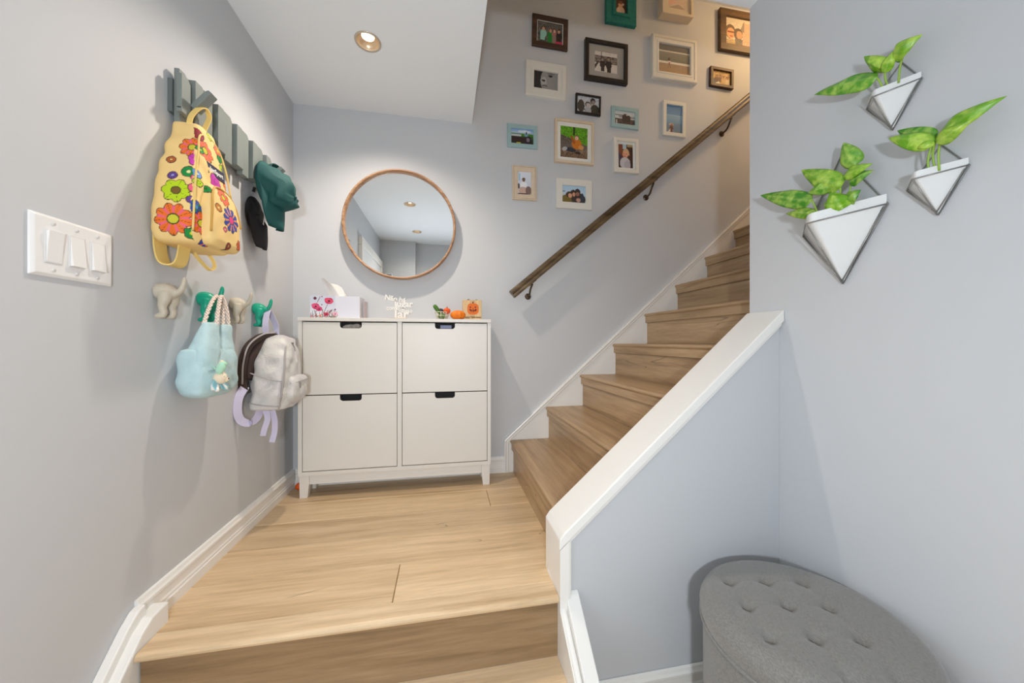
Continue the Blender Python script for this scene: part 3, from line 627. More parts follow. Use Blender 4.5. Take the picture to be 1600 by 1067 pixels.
# ------------------------------------------------------------------ caps
def cap(name, m, label, c, s, mb, depth=0.115, droop=0.42, blen=0.135, bout=0.055):
    t = thing(name, label, 'cap', c)
    # crown: a crushed dome, its opening to the wall, the brim hanging below
    nth, nr = 56, 22; V = []
    for j in range(nr):
        a = PI/2*j/(nr-1)
        for i in range(nth):
            th = 2*PI*i/nth
            r = math.cos(a)**0.7; x = depth*math.sin(a); y = 0.084*r*math.cos(th); z = 0.092*r*math.sin(th)
            f = math.sin(a*2)*min(1, depth/0.1)
            fold = f*(0.012*math.sin(2*th+0.6+x*25) + 0.007*math.sin(5*th+x*70) + 0.004*math.sin(9*th-x*90))
            V.append((c[0]+s*(x+fold), c[1]+s*(y+fold*0.8), c[2]+s*(z+fold*0.8-droop*x)))
    F = [(j*nth+i, j*nth+(i+1) % nth, (j+1)*nth+(i+1) % nth, (j+1)*nth+i) for j in range(nr-1) for i in range(nth)]
    me = bpy.data.meshes.new('crown'); me.from_pydata(V, [], F); o = link('crown', me, m, t, smooth=True)
    o.modifiers.new('thick', 'SOLIDIFY').thickness = 0.002
    V = []; nu, nv = 26, 12
    for j in range(nv+1):
        q = j/nv
        for i in range(nu+1):
            u = -1 + 2*i/nu
            half = 0.080*math.sqrt(max(0.0, 1-(0.95*q)**3.0))
            y = half*u; z = -0.062 - blen*q*(1-0.10*u*u) + 0.05*u*u*(1-q)
            x = 0.012 + 0.014*q + bout*(1-u*u)*(1.0-0.25*q)
            V.append((c[0]+s*x, c[1]+s*y, c[2]+s*z))
    F = [(j*(nu+1)+i, j*(nu+1)+i+1, (j+1)*(nu+1)+i+1, (j+1)*(nu+1)+i) for j in range(nv) for i in range(nu)]
    me = bpy.data.meshes.new('brim'); me.from_pydata(V, [], F); o = link('brim', me, mb, t, smooth=True)
    o.modifiers.new('thick', 'SOLIDIFY').thickness = 0.0035
    bm = B(); sphere(bm, (c[0]+s*(depth+0.002), c[1], c[2]-s*droop*depth), 0.006*s, 12, 8); obj('button', bm, m, t, smooth=True)
    return t
CAPT = mat('cap_teal', (12, 76, 75), 0.75, bump=0.1, bscale=500); CAPK = mat('cap_black', (22, 20, 24), 0.8)
tc_ = cap('baseball_cap', CAPT, 'teal baseball cap hanging brim down from the right end of the grey coat rail', (0.052, -0.415, 1.452), 1.0, CAPT)
bm = B(); ribbon(bm, smooth_path([(0.062,-0.42,1.525),(0.064,-0.395,1.548),(0.068,-0.352,1.557),(0.070,-0.330,1.540),(0.066,-0.34,1.50)], 6), 0.022, (1, 0, 0.4), 0.003); obj('back_strap', bm, CAPT, tc_)
kc_ = cap('baseball_cap', CAPK, 'black baseball cap hanging behind the teal cap with only its brim showing', (0.004, -0.408, 1.322), 0.80, CAPK, 0.020, 0.0, 0.125, 0.042)
bm = B(); ribbon(bm, smooth_path([(0.010,-0.425,1.412),(0.020,-0.42,1.45),(0.044,-0.395,1.515),(0.050,-0.362,1.527)], 6), 0.010, (1, 0, 0.4), 0.003); obj('back_strap', bm, CAPK, kc_)

# ------------------------------------------------------------------ pale blue tote bag with plush bunny
AQUA = mat('tote_linen', (188, 217, 222), 0.85, bump=1.0, bscale=60, var=0.08, vscale=30); AQUAD = mat('tote_lining', (150, 182, 188), 0.9)
tote = thing('tote_bag', 'pale blue fabric tote bag with striped rope handles on a teal dog hook', 'tote bag', (0.06, -0.78, 0.60))
soft('body', [(0, 0.602, 0.054, -0.785, 0.006, 0.03), (0.04, 0.606, 0.054, -0.785, 0.030, 0.066), (0.15, 0.626, 0.055, -0.785, 0.043, 0.094), (0.35, 0.665, 0.056, -0.785, 0.047, 0.102), (0.7, 0.725, 0.054, -0.785, 0.042, 0.102), (0.92, 0.752, 0.052, -0.785, 0.034, 0.098), (1, 0.758, 0.051, -0.785, 0.020, 0.08)], AQUA, tote, 110, 80, 3.4, 0.012, 11)
def lobe(rows, sd):
    return soft('side_panel', rows, AQUA, tote, 70, 50, 3.0, 0.009, sd)
lobe([(0, 0.690, 0.066, -0.838, 0.036, 0.046), (0.3, 0.745, 0.066, -0.834, 0.032, 0.046), (0.55, 0.785, 0.067, -0.820, 0.024, 0.040), (0.97, 0.838, 0.068, -0.802, 0.010, 0.032), (1, 0.841, 0.068, -0.802, 0.004, 0.025)], 2)
lobe([(0, 0.690, 0.058, -0.730, 0.034, 0.052), (0.3, 0.745, 0.058, -0.730, 0.028, 0.048), (0.55, 0.785, 0.060, -0.722, 0.018, 0.036), (0.97, 0.836, 0.062, -0.712, 0.009, 0.026), (1, 0.839, 0.062, -0.712, 0.004, 0.018)], 5)
m, nt, b = new_mat('striped_rope'); tcn = nt.nodes.new('ShaderNodeTexCoord'); wv = nt.nodes.new('ShaderNodeTexWave'); wv.wave_type = 'BANDS'; wv.bands_direction = 'DIAGONAL'; wv.inputs['Scale'].default_value = 55; wv.inputs['Distortion'].default_value = 0.5
rp = nt.nodes.new('ShaderNodeValToRGB'); rp.color_ramp.elements[0].color = rgb(222, 172, 152); rp.color_ramp.elements[1].color = rgb(244, 236, 224); rp.color_ramp.elements[0].position = 0.10; rp.color_ramp.elements[1].position = 0.30
nt.links.new(tcn.outputs['Object'], wv.inputs['Vector']); nt.links.new(wv.outputs['Fac'], rp.inputs[0]); nt.links.new(rp.outputs[0], b.inputs['Base Color']); b.inputs['Roughness'].default_value = 0.85
ROPE = m
def twisted(path, r=0.0052):
    bm = B(); P = smooth_path(path, 10); F = frames(P)
    for k in range(3):
        pts = [p + a*(r*0.62*math.cos(i*0.75+k*2.094)) + b_*(r*0.62*math.sin(i*0.75+k*2.094)) for i, (p, t_, a, b_) in enumerate(F)]
        tube(bm, pts, r*0.62, 6)
    return bm
top_y = -0.735
obj('rope_handle', twisted([(0.062,-0.826,0.832),(0.060,-0.800,0.88),(0.056,-0.764,0.922),(0.055,-0.738,0.932),(0.056,-0.724,0.914),(0.060,-0.726,0.875),(0.062,-0.730,0.832)]), ROPE, tote, smooth=True)
obj('rope_handle', twisted([(0.074,-0.785,0.834),(0.072,-0.772,0.88),(0.067,-0.752,0.922),(0.064,-0.737,0.932),(0.064,-0.722,0.914),(0.065,-0.708,0.875),(0.064,-0.698,0.832)]), ROPE, tote, smooth=True)
# plush bunny
PLUSH = mat('plush_cream', (240, 222, 192), 0.95, bump=0.3, bscale=400, sheen=0.3); MINT = mat('plush_mint', (176, 224, 196), 0.95, sheen=0.3); PBLUE = mat('plush_blue', (140, 200, 214), 0.9); PWHITE = mat('plush_white', (238, 236, 230), 0.95)
bun = thing('plush_bunny', 'small cream plush bunny in a blue cape hanging on the pale blue tote bag', 'plush toy', (0.118, -0.850, 0.62))
bc = Vector((0.122, -0.850, 0.667))
bm = B(); sphere(bm, bc, 0.0185, 20, 14, 0.95, 1.0, 1.02); sphere(bm, bc+Vector((0.010, 0.006, -0.006)), 0.010, 14, 10, 1, 1.1, 0.8); obj('head', bm, PLUSH, bun, smooth=True)
bm = B(); tube(bm, smooth_path([bc+Vector((-0.002,0.006,0.012)), bc+Vector((-0.003,0.010,0.028)), bc+Vector((0.0,0.008,0.046)), bc+Vector((0.002,0.004,0.053))], 5), [0.005,0.006,0.007,0.0078,0.008,0.008,0.0085,0.009,0.009,0.0085,0.008,0.0075,0.007,0.006,0.005,0.003][:16], 10); obj('ear', bm, PLUSH, bun, smooth=True)
bm = B(); tube(bm, smooth_path([bc+Vector((0.002,-0.008,0.012)), bc+Vector((0.004,-0.010,0.026)), bc+Vector((0.010,-0.004,0.042)), bc+Vector((0.014,0.0,0.036))], 5), [0.005,0.006,0.008,0.0095,0.0105,0.011,0.0115,0.012,0.012,0.0115,0.011,0.010,0.009,0.008,0.006,0.004][:16], 10); obj('ear', bm, MINT, bun, smooth=True)['label'] = 'mint green folded ear'
bm = B(); sphere(bm, bc+Vector((0.0135,-0.007,0.004)), 0.0022, 8, 6); sphere(bm, bc+Vector((0.014,0.008,0.004)), 0.0022, 8, 6); obj('eyes', bm, BLACKP, bun, smooth=True)
bm = B(); sphere(bm, bc+Vector((0.019,0.006,-0.003)), 0.0026, 8, 6); obj('nose', bm, mat('nose_brown', (110, 60, 60), 0.5), bun, smooth=True)
soft('body', [(0, 0.628, 0.110, -0.850, 0.004, 0.006), (0.2, 0.632, 0.110, -0.850, 0.011, 0.016), (0.6, 0.642, 0.110, -0.850, 0.012, 0.016), (1, 0.656, 0.112, -0.850, 0.007, 0.010)], PWHITE, bun, 24, 16, 2.0)
def flap(pts, th_, m, nm):
    bm = B(); c = sum((Vector(p) for p in pts), Vector())/len(pts)
    loft(bm, [[Vector(p) for p in pts], [Vector(p)+Vector((th_, 0, 0)) for p in pts]]); return obj(nm, bm, m, bun, bevel=0.001)
flap([(0.112,-0.866,0.664),(0.118,-0.884,0.648),(0.124,-0.880,0.632),(0.124,-0.868,0.640),(0.120,-0.852,0.650)], 0.003, PBLUE, 'cape')
flap([(0.120,-0.850,0.648),(0.126,-0.856,0.634),(0.128,-0.830,0.626),(0.122,-0.812,0.636),(0.118,-0.826,0.650)], 0.003, PBLUE, 'cape')
for dy in (-0.014, 0.012):
    bm = B(); tube(bm, [(0.118,-0.850+dy*0.8,0.648),(0.126,-0.850+dy*1.6,0.634),(0.128,-0.850+dy*1.8,0.628)], [0.005,0.0055,0.0045], 10); obj('arm', bm, PWHITE, bun, smooth=True)
bm = B(); tube(bm, [(0.112,-0.850,0.69),(0.096,-0.850,0.712),(0.09,-0.853,0.735)], 0.0012, 6); obj('cord', bm, MINT, bun)

# ------------------------------------------------------------------ silver white backpack
m, nt, b = new_mat('pearl_fabric'); b.inputs['Roughness'].default_value = 0.42; b.inputs['Metallic'].default_value = 0.0; b.inputs['Sheen Weight'].default_value = 0.2
lw = nt.nodes.new('ShaderNodeLayerWeight'); lw.inputs[0].default_value = 0.5; rp = nt.nodes.new('ShaderNodeValToRGB'); rp.color_ramp.elements[0].color = rgb(214, 207, 203); rp.color_ramp.elements[1].color = rgb(198, 190, 198)
k_ = rp.color_ramp.elements.new(0.35); k_.color = rgb(210, 210, 204)
nt.links.new(lw.outputs['Facing'], rp.inputs[0]); nt.links.new(rp.outputs[0], b.inputs['Base Color'])
tcn = nt.nodes.new('ShaderNodeTexCoord'); nz = nt.nodes.new('ShaderNodeTexNoise'); nz.inputs['Scale'].default_value = 22; nz.inputs['Detail'].default_value = 3; nz.inputs['Distortion'].default_value = 1.5
bp = nt.nodes.new('ShaderNodeBump'); bp.inputs['Strength'].default_value = 0.8; bp.inputs['Distance'].default_value = 0.006
nt.links.new(tcn.outputs['Object'], nz.inputs['Vector']); nt.links.new(nz.outputs['Fac'], bp.inputs['Height']); nt.links.new(bp.outputs['Normal'], b.inputs['Normal'])
PEARL = m; BROWNP = mat('mesh_brown', (66, 50, 44), 0.85, bump=0.5, bscale=600); LAV = mat('lavender_webbing', (206, 200, 224), 0.7, bump=0.2, bscale=400); PIPE = mat('pearl_piping', (176, 170, 170), 0.5); ZIPM = mat('zip_metal', (150, 146, 142), 0.35, metal=0.9)
wb = thing('silver_backpack', 'pearly white backpack with lavender straps hanging by the cabinet', 'backpack', (0.10, -0.41, 0.48))
soft('body', [(0, 0.494, 0.090, -0.415, 0.01, 0.02), (0.03, 0.495, 0.090, -0.415, 0.050, 0.062), (0.10, 0.506, 0.090, -0.415, 0.068, 0.088), (0.3, 0.56, 0.092, -0.412, 0.072, 0.096), (0.5, 0.63, 0.096, -0.408, 0.070, 0.094), (0.68, 0.69, 0.098, -0.404, 0.069, 0.087), (0.85, 0.750, 0.099, -0.398, 0.058, 0.073), (0.95, 0.790, 0.096, -0.392, 0.044, 0.056), (1, 0.808, 0.094, -0.390, 0.016, 0.02)], PEARL, wb, 130, 110, 3.6, 0.020, 21)
soft('front_pocket', [(0, 0.520, 0.152, -0.396, 0.01, 0.04), (0.08, 0.526, 0.156, -0.396, 0.024, 0.064), (0.4, 0.560, 0.160, -0.394, 0.034, 0.076), (0.8, 0.608, 0.160, -0.392, 0.032, 0.074), (0.95, 0.630, 0.156, -0.392, 0.022, 0.062), (1, 0.634, 0.154, -0.392, 0.008, 0.04)], PEARL, wb, 80, 54, 3.4, 0.012, 5)
bm = B(); tube(bm, smooth_path([(0.168,-0.466,0.604),(0.188,-0.450,0.607),(0.194,-0.395,0.610),(0.190,-0.338,0.612)], 6), 0.0026, 6); z1 = obj('zipper', bm, PIPE, wb, smooth=True)
bm = B(); box(bm, 0.1945, 0.1965, -0.436, -0.430, 0.580, 0.606); obj('zip_pull', bm, ZIPM, z1)
bm = B(); tube(bm, smooth_path([(0.150,-0.508,0.545),(0.157,-0.502,0.62),(0.157,-0.488,0.69),(0.150,-0.466,0.738),(0.140,-0.425,0.774),(0.134,-0.365,0.778)], 8), 0.003, 6); z2 = obj('zipper', bm, PIPE, wb, smooth=True)
bm = B(); box(bm, 0.148, 0.155, -0.404, -0.394, 0.762, 0.776); tube(bm, [(0.153,-0.40,0.767),(0.164,-0.41,0.754),(0.167,-0.412,0.738)], 0.002, 6); obj('zip_pull', bm, ZIPM, z2)
bm = B(); tube(bm, smooth_path([(0.034,-0.498,0.652),(0.07,-0.508,0.640),(0.11,-0.508,0.626),(0.150,-0.500,0.616)], 6), 0.0026, 6); obj('piping', bm, PIPE, wb, smooth=True)
bm = B(); tube(bm, smooth_path([(0.026,-0.497,0.532),(0.07,-0.509,0.524),(0.11,-0.509,0.518),(0.148,-0.500,0.514)], 6), 0.0024, 6); obj('piping', bm, PIPE, wb, smooth=True)
bm = B(); tube(bm, smooth_path([(0.152,-0.502,0.612),(0.150,-0.506,0.56),(0.140,-0.502,0.503)], 6), 0.0026, 6); obj('piping', bm, PIPE, wb, smooth=True)
# padded dark back panel and shoulder pad next to the wall
soft('back_pad', [(0, 0.62, 0.018, -0.41, 0.006, 0.05), (0.1, 0.63, 0.020, -0.412, 0.014, 0.082), (0.5, 0.70, 0.026, -0.410, 0.019, 0.084), (0.85, 0.775, 0.048, -0.398, 0.024, 0.062), (1, 0.812, 0.062, -0.392, 0.018, 0.044)], BROWNP, wb, 60, 40, 3.0, 0.004, 3)
bm = B(); ribbon(bm, smooth_path([(0.080,-0.400,0.812),(0.056,-0.452,0.802),(0.026,-0.495,0.76),(0.012,-0.508,0.69),(0.010,-0.508,0.62),(0.014,-0.500,0.57)], 8), 0.030, (0.8, 0.45, 0), 0.010); obj('shoulder_pad', bm, BROWNP, wb, bevel=0.003)
bm = B(); tube(bm, smooth_path([(0.090,-0.416,0.818),(0.064,-0.466,0.808),(0.034,-0.508,0.764),(0.020,-0.520,0.69),(0.016,-0.518,0.61)], 8), 0.0035, 6); obj('piping', bm, PIPE, wb, smooth=True)
bm = B(); ribbon(bm, smooth_path([(0.060,-0.425,0.802),(0.054,-0.420,0.85),(0.053,-0.406,0.896),(0.054,-0.392,0.914),(0.057,-0.376,0.896),(0.070,-0.362,0.85),(0.074,-0.368,0.802)], 7), 0.024, (1, -0.1, 0), 0.002); obj('hang_loop', bm, LAV, wb)
bm = B(); ribbon(bm, smooth_path([(0.018,-0.500,0.60),(0.010,-0.530,0.56),(0.010,-0.540,0.505),(0.018,-0.530,0.468),(0.036,-0.508,0.454),(0.052,-0.488,0.466),(0.060,-0.475,0.497)], 7), 0.030, (0.5, 0.7, 0.1), 0.003); obj('strap', bm, LAV, wb)
bm = B(); ribbon(bm, smooth_path([(0.08,-0.475,0.497),(0.088,-0.478,0.46),(0.080,-0.486,0.42),(0.076,-0.488,0.395)], 6), 0.020, (0.8, 0.4, 0), 0.003); obj('strap', bm, LAV, wb)
bm = B(); ribbon(bm, smooth_path([(0.096,-0.458,0.497),(0.105,-0.455,0.45),(0.106,-0.460,0.40),(0.100,-0.468,0.362)], 6), 0.020, (0.8, 0.3, 0), 0.003); obj('strap', bm, LAV, wb)

# ------------------------------------------------------------------ things on the cabinet
ZT = 0.9002
# tissue box with poppy print
class Canvas:
    def __init__(s, w, h, bg):
        s.w, s.h = w, h; s.a = np.tile(lin(bg), (h, w, 1)).astype(float)
        s.u, s.v = np.meshgrid((np.arange(w)+.5)/w, (np.arange(h)+.5)/h); s.asp = w/h
    def ell(s, cx, cy, rx, ry, c, rot=0.0, al=1.0):
        dx, dy = (s.u-cx)*s.asp, s.v-cy; co, si = math.cos(rot), math.sin(rot)
        X, Y = dx*co+dy*si, -dx*si+dy*co
        k = (X/(rx*s.asp))**2+(Y/ry)**2 < 1; s.a[k] = s.a[k]*(1-al)+lin(c)*al; return s
    def rect(s, x0, x1, y0, y1, c, al=1.0):
        k = (s.u >= x0) & (s.u < x1) & (s.v >= y0) & (s.v < y1); s.a[k] = s.a[k]*(1-al)+lin(c)*al; return s
    def grad(s, y0, y1, c0, c1):
        k = (s.v >= y0) & (s.v < y1); t = ((s.v-y0)/(y1-y0))[..., None]; g_ = lin(c0)*(1-t)+lin(c1)*t; s.a[k] = g_[k]; return s
    def tri(s, P, c, al=1.0):
        k = np.ones_like(s.u, bool); n = len(P)
        ar = sum(P[i][0]*P[(i+1) % n][1]-P[(i+1) % n][0]*P[i][1] for i in range(n)); sg = 1 if ar > 0 else -1
        for i in range(n):
            (x0, y0), (x1, y1) = P[i], P[(i+1) % n]; k &= sg*((x1-x0)*(s.v-y0)-(y1-y0)*(s.u-x0)) >= 0
        s.a[k] = s.a[k]*(1-al)+lin(c)*al; return s
    def line(s, x0, y0, x1, y1, wd, c):
        dx, dy = (x1-x0)*s.asp, y1-y0; L_ = math.hypot(dx, dy)+1e-9
        px, py = (s.u-x0)*s.asp, s.v-y0; t = np.clip((px*dx+py*dy)/L_**2, 0, 1)
        k = np.hypot(px-t*dx, py-t*dy) < wd; s.a[k] = lin(c); return s
    def noise(s, y0, y1, amp, seed, sc_=1):
        rs = np.random.RandomState(seed); n = rs.rand(s.h//sc_+2, s.w//sc_+2); n = np.kron(n, np.ones((sc_, sc_)))[:s.h, :s.w]
        k = (s.v >= y0) & (s.v < y1); f = (1+amp*(n*2-1))[..., None]; s.a = np.where(k[..., None], s.a*f, s.a); s.a = np.clip(s.a, 0, 1); return s
PHOTO = vcol_mat('printed_paper', 0.55)
def print_panel(name, cv, w_, h_, M, parent, m=PHOTO, local=True):
    """flat printed sheet: grid in local x (right), z (up), facing -y; one flat colour per cell"""
    nx, ny = cv.w, cv.h; xs = np.linspace(-w_/2, w_/2, nx+1); zs = np.linspace(-h_/2, h_/2, ny+1)
    V = [(x, 0, z) for z in zs for x in xs]; F = [(j*(nx+1)+i, j*(nx+1)+i+1, (j+1)*(nx+1)+i+1, (j+1)*(nx+1)+i) for j in range(ny) for i in range(nx)]
    me = bpy.data.meshes.new(name); me.from_pydata(V, [], F)
    a = me.color_attributes.new('print', 'FLOAT_COLOR', 'CORNER'); c = np.ones((ny, nx, 4, 4)); c[..., :3] = cv.a[:, :, None, :]; a.data.foreach_set('color', c.ravel())
    me.transform(M); return link(name, me, m, parent, local=local)

cv = Canvas(110, 50, (226, 228, 240))
cv.grad(0.0, 1.0, (232, 230, 238), (206, 212, 230)).rect(0.5, 1, 0, 1, (228, 228, 238))
rs = np.random.RandomState(5)
for i in range(46):
    x = rs.rand()*0.52; h_ = rs.rand()*0.32+0.05; cv.line(x, 0, x+rs.uniform(-.05, .06), h_, 0.012, [(90, 70, 70), (150, 140, 110), (190, 90, 110), (120, 130, 120)][i % 4])
for (x0, y0, x1, y1) in ((0.10, .1, .14, .5), (0.24, .05, .36, .7), (0.3, .05, .24, .35), (0.12, .6, .2, .98), (.36, .2, .44, .38), (.5, .1, .5, .3)): cv.line(x0, y0, x1, y1, 0.012, (120, 90, 90))
def poppy(x, y, r, c, c2):
    cv.ell(x, y, r, r*1.75, c); cv.ell(x-r*.4, y+r*.6, r*.7, r*1.1, c2); cv.ell(x+r*.5, y-r*.3, r*.55, r*1.0, c2, 0.4); cv.ell(x, y-r*.1, r*.28, r*.5, (60, 20, 40)); cv.noise(0, 1, 0.0, 1)
poppy(.11, .52, .078, (204, 50, 100), (226, 84, 128)); poppy(.18, .40, .06, (200, 40, 96), (220, 70, 120)); poppy(.375, .78, .085, (206, 44, 92), (226, 78, 112)); poppy(.32, .16, .05, (176, 30, 60), (196, 50, 84)); poppy(.50, .18, .052, (236, 160, 186), (244, 186, 204)); poppy(.2, .1, .03, (220, 140, 120), (230, 160, 140))
cv.ell(.095, .89, .03, .07, (96, 24, 50)).ell(.235, .97, .015, .03, (150, 60, 90)).ell(.23, .6, .012, .03, (80, 30, 50)).ell(.5, .38, .016, .04, (110, 60, 100)).ell(.42, .33, .012, .03, (90, 40, 60))
tb = thing('tissue_box', 'white tissue box printed with pink poppies on the left of the cabinet top', 'tissue box', (0.254, -0.10, ZT))
TBX0, TBX1 = 0.135, 0.372; TBH = 0.112
WCARD = mat('white_card', (230, 230, 238), 0.45)
obj('carton', bx(TBX0, TBX1, -0.150, -0.040, ZT, ZT+TBH), WCARD, tb, bevel=0.0012)
print_panel('printed_front', cv, TBX1-TBX0-0.002, TBH-0.002, Matrix.Translation((0, -0.0505, TBH/2)), tb)
m, nt, b = new_mat('tissue_paper'); b.inputs['Base Color'].default_value = rgb(240, 236, 232); b.inputs['Roughness'].default_value = 0.9; b.inputs['Transmission Weight'].default_value = 0.0; b.inputs['Alpha'].default_value = 0.95
TISSUE = m
V = []; nu, nv = 26, 14
for j in range(nv+1):
    q = j/nv
    for i in range(nu+1):
        u = i/nu
        x = 0.210 + 0.088*u - 0.042*q*(1-u) + 0.004*math.sin(u*14+q*3)
        y = -0.095 + 0.018*math.sin(u*8.0+q*1.6)*(0.4+0.8*q) - 0.012*q*q
        top_ = 0.016 + 0.080*max(0.0, 1-u**1.7)**0.9 + 0.008*math.sin(u*11+0.4)
        z = ZT + TBH - 0.004 + q*max(0.012, top_)
        V.append((x, y, z))
F = [(j*(nu+1)+i, j*(nu+1)+i+1, (j+1)*(nu+1)+i+1, (j+1)*(nu+1)+i) for j in range(nv) for i in range(nu)]
me = bpy.data.meshes.new('tissue'); me.from_pydata(V, [], F); o = link('tissue', me, TISSUE, tb, smooth=True)
o.modifiers.new('thick', 'SOLIDIFY').thickness = 0.0008
# small clear block standing beside the box
m, nt, b = new_mat('smoky_acrylic'); b.inputs['Base Color'].default_value = rgb(214, 196, 192); b.inputs['Roughness'].default_value = 0.08; b.inputs['Transmission Weight'].default_value = 0.5
tag(obj('acrylic_block', bx(0.384, 0.394, -0.112, -0.070, ZT, ZT+0.092), m, bevel=0.002), 'narrow pinkish clear block standing right beside the tissue box', 'ornament')

# cut-out word sign
WPAINT = mat('sign_white', (244, 242, 236), 0.5)
sg = thing('word_sign', 'white cut-out word sign on a thin wooden base in the middle of the cabinet top', 'sign', (0.560, -0.10, ZT))
obj('base', bx(0.516, 0.608, -0.125, -0.075, ZT, ZT+0.005), wood('sign_base_wood', (206, 160, 104), (184, 136, 84), (150, 106, 62), 'x', 0.5, 3), sg, bevel=0.001)
def word(txt, size, x, z, sx_=1.0, serif=True, rot=0.0):
    me = text_mesh(txt, size, 0.003, size*0.026)
    me.transform(Matrix.Translation((x, -0.10, z)) @ Matrix.Rotation(rot, 4, 'Y') @ Matrix.Rotation(PI/2, 4, 'X') @ Matrix.Scale(sx_, 4, (1, 0, 0)))
    me.materials.clear(); return link('lettering', me, WPAINT, sg)
word('N\u00e3o h\u00e1', 0.037, 0.542, ZT+0.110, 1.0, rot=0.14)
word('lugar', 0.046, 0.586, ZT+0.083, 1.05)
word('como o', 0.030, 0.543, ZT+0.060, 1.0)
word('nosso', 0.029, 0.597, ZT+0.046, 1.0)
word('lar', 0.062, 0.574, ZT+0.026, 1.15)
bm = B()   # slab feet that join the words to one another and to the base
for (x, z, a, h_) in ((0.546, 0.0465, 0.0035, 0.083), ): box(bm, x-a, x+a, -0.1028, -0.0972, ZT+0.005, ZT+h_)
for (x0, x1) in ((0.540, 0.556), (0.562, 0.586), (0.590, 0.606)): box(bm, x0, x1, -0.1028, -0.0972, ZT+0.005, ZT+0.0085)
for (x0, x1, z) in ((0.549, 0.563, 0.0665), (0.618, 0.632, 0.0665), (0.523, 0.534, 0.0995), (0.606, 0.614, 0.0665)): box(bm, x0, x1, -0.1028, -0.0972, ZT+z, ZT+z+0.003)
obj('slab_serifs', bm, WPAINT, sg)

# wire basket of small gourds
wbk = thing('wire_basket', 'little white wire basket on the cabinet top left of the orange pumpkin', 'basket', (0.788, -0.10, ZT))
WIREW = mat('wire_white', (226, 216, 190), 0.5)
bm = B(); bc_ = (0.791, -0.10)
def ring_pts(r, z, n=24): return [(bc_[0]+r*math.cos(2*PI*k/n), bc_[1]+r*0.8*math.sin(2*PI*k/n), z) for k in range(n+1)]
for r, z in ((0.026, ZT+0.002), (0.033, ZT+0.022), (0.040, ZT+0.042)): tube(bm, ring_pts(r, z), 0.0014, 6)
for k in range(16):
    a = 2*PI*k/16; b2 = a + (0.25 if k % 2 else -0.25)
    tube(bm, [(bc_[0]+0.026*math.cos(a), bc_[1]+0.0208*math.sin(a), ZT+0.002), (bc_[0]+0.040*math.cos(b2), bc_[1]+0.032*math.sin(b2), ZT+0.042)], 0.0012, 5)
obj('wire_frame', bm, WIREW, wbk, smooth=True)
bm = B(); v = disc_lathe(bm, [(0.0265, 0.0006), (0.026, 0.0022), (0.001, 0.0022)], (bc_[0], bc_[1], ZT), 24); obj('base_disc', bm, WIREW, wbk)
def gourd(name, c, r, m, label, ribs=8, sz=0.8, stem=None, group=None):
    bm = B(); rings = []
    for j in range(13):
        a = -PI/2 + PI*min(max(j/12, 0.03), 0.97); rings.append([(c[0]+r*math.cos(a)*(1+0.06*math.cos(ribs*2*PI*i/48))*math.cos(2*PI*i/48), c[1]+r*math.cos(a)*(1+0.06*math.cos(ribs*2*PI*i/48))*math.sin(2*PI*i/48), c[2]+r*sz*math.sin(a)) for i in range(48)])
    loft(bm, rings)
    t = thing(name, label, 'pumpkin' if 'pump' in name else 'gourd', c, group); obj('flesh', bm, m, t, smooth=True)
    if stem:
        bm = B(); tube(bm, [(c[0], c[1], c[2]+r*sz*0.9), (c[0]+0.002, c[1], c[2]+r*sz*0.9+0.008)], [0.003, 0.002], 8); obj('stem', bm, stem, t, smooth=True)
    return t
STEM = mat('dry_stem', (96, 84, 40), 0.8); ORNG = mat('pumpkin_orange', (244, 128, 16), 0.55, var=0.12, vscale=60); ORNR = mat('pumpkin_red', (228, 92, 34), 0.5, var=0.2, vscale=80); DGRN = mat('gourd_green', (92, 124, 70), 0.5, var=0.3, vscale=60); DPUR = mat('gourd_purple', (56, 34, 44), 0.45)
gourd('small_gourd', (0.790, -0.105, ZT+0.020), 0.021, DGRN, 'round green gourd inside the white wire basket', 8, 0.8)
gourd('mini_pumpkin', (0.816, -0.108, ZT+0.049), 0.0185, ORNR, 'tiny red orange pumpkin lying on top in the wire basket', 8, 0.95, STEM)
gourd('small_gourd', (0.782, -0.088, ZT+0.050), 0.0145, DPUR, 'dark purple gourd lying behind the green leaf in the wire basket', 6, 1.0)
bm = B(); V = []
lp = smooth_path([(0.776,-0.112,ZT+0.034),(0.766,-0.112,ZT+0.052),(0.752,-0.112,ZT+0.072),(0.745,-0.112,ZT+0.080)], 6); n_ = len(lp)
tube(bm, lp, [0.004+0.008*math.sin(PI*min(1, (i+0.6)/(n_)))**0.8 for i in range(n_-1)]+[0.001], 10)
tag(obj('small_squash', bm, mat('leaf_squash_green', (70, 116, 30), 0.5, var=0.3, vscale=50), smooth=True), 'slim green squash leaning out of the left of the wire basket', 'gourd')
gourd('orange_pumpkin', (0.876, -0.112, ZT+0.0265), 0.040, ORNG, 'squat bright orange pumpkin between the wire basket and the wooden block', 10, 0.66, None)
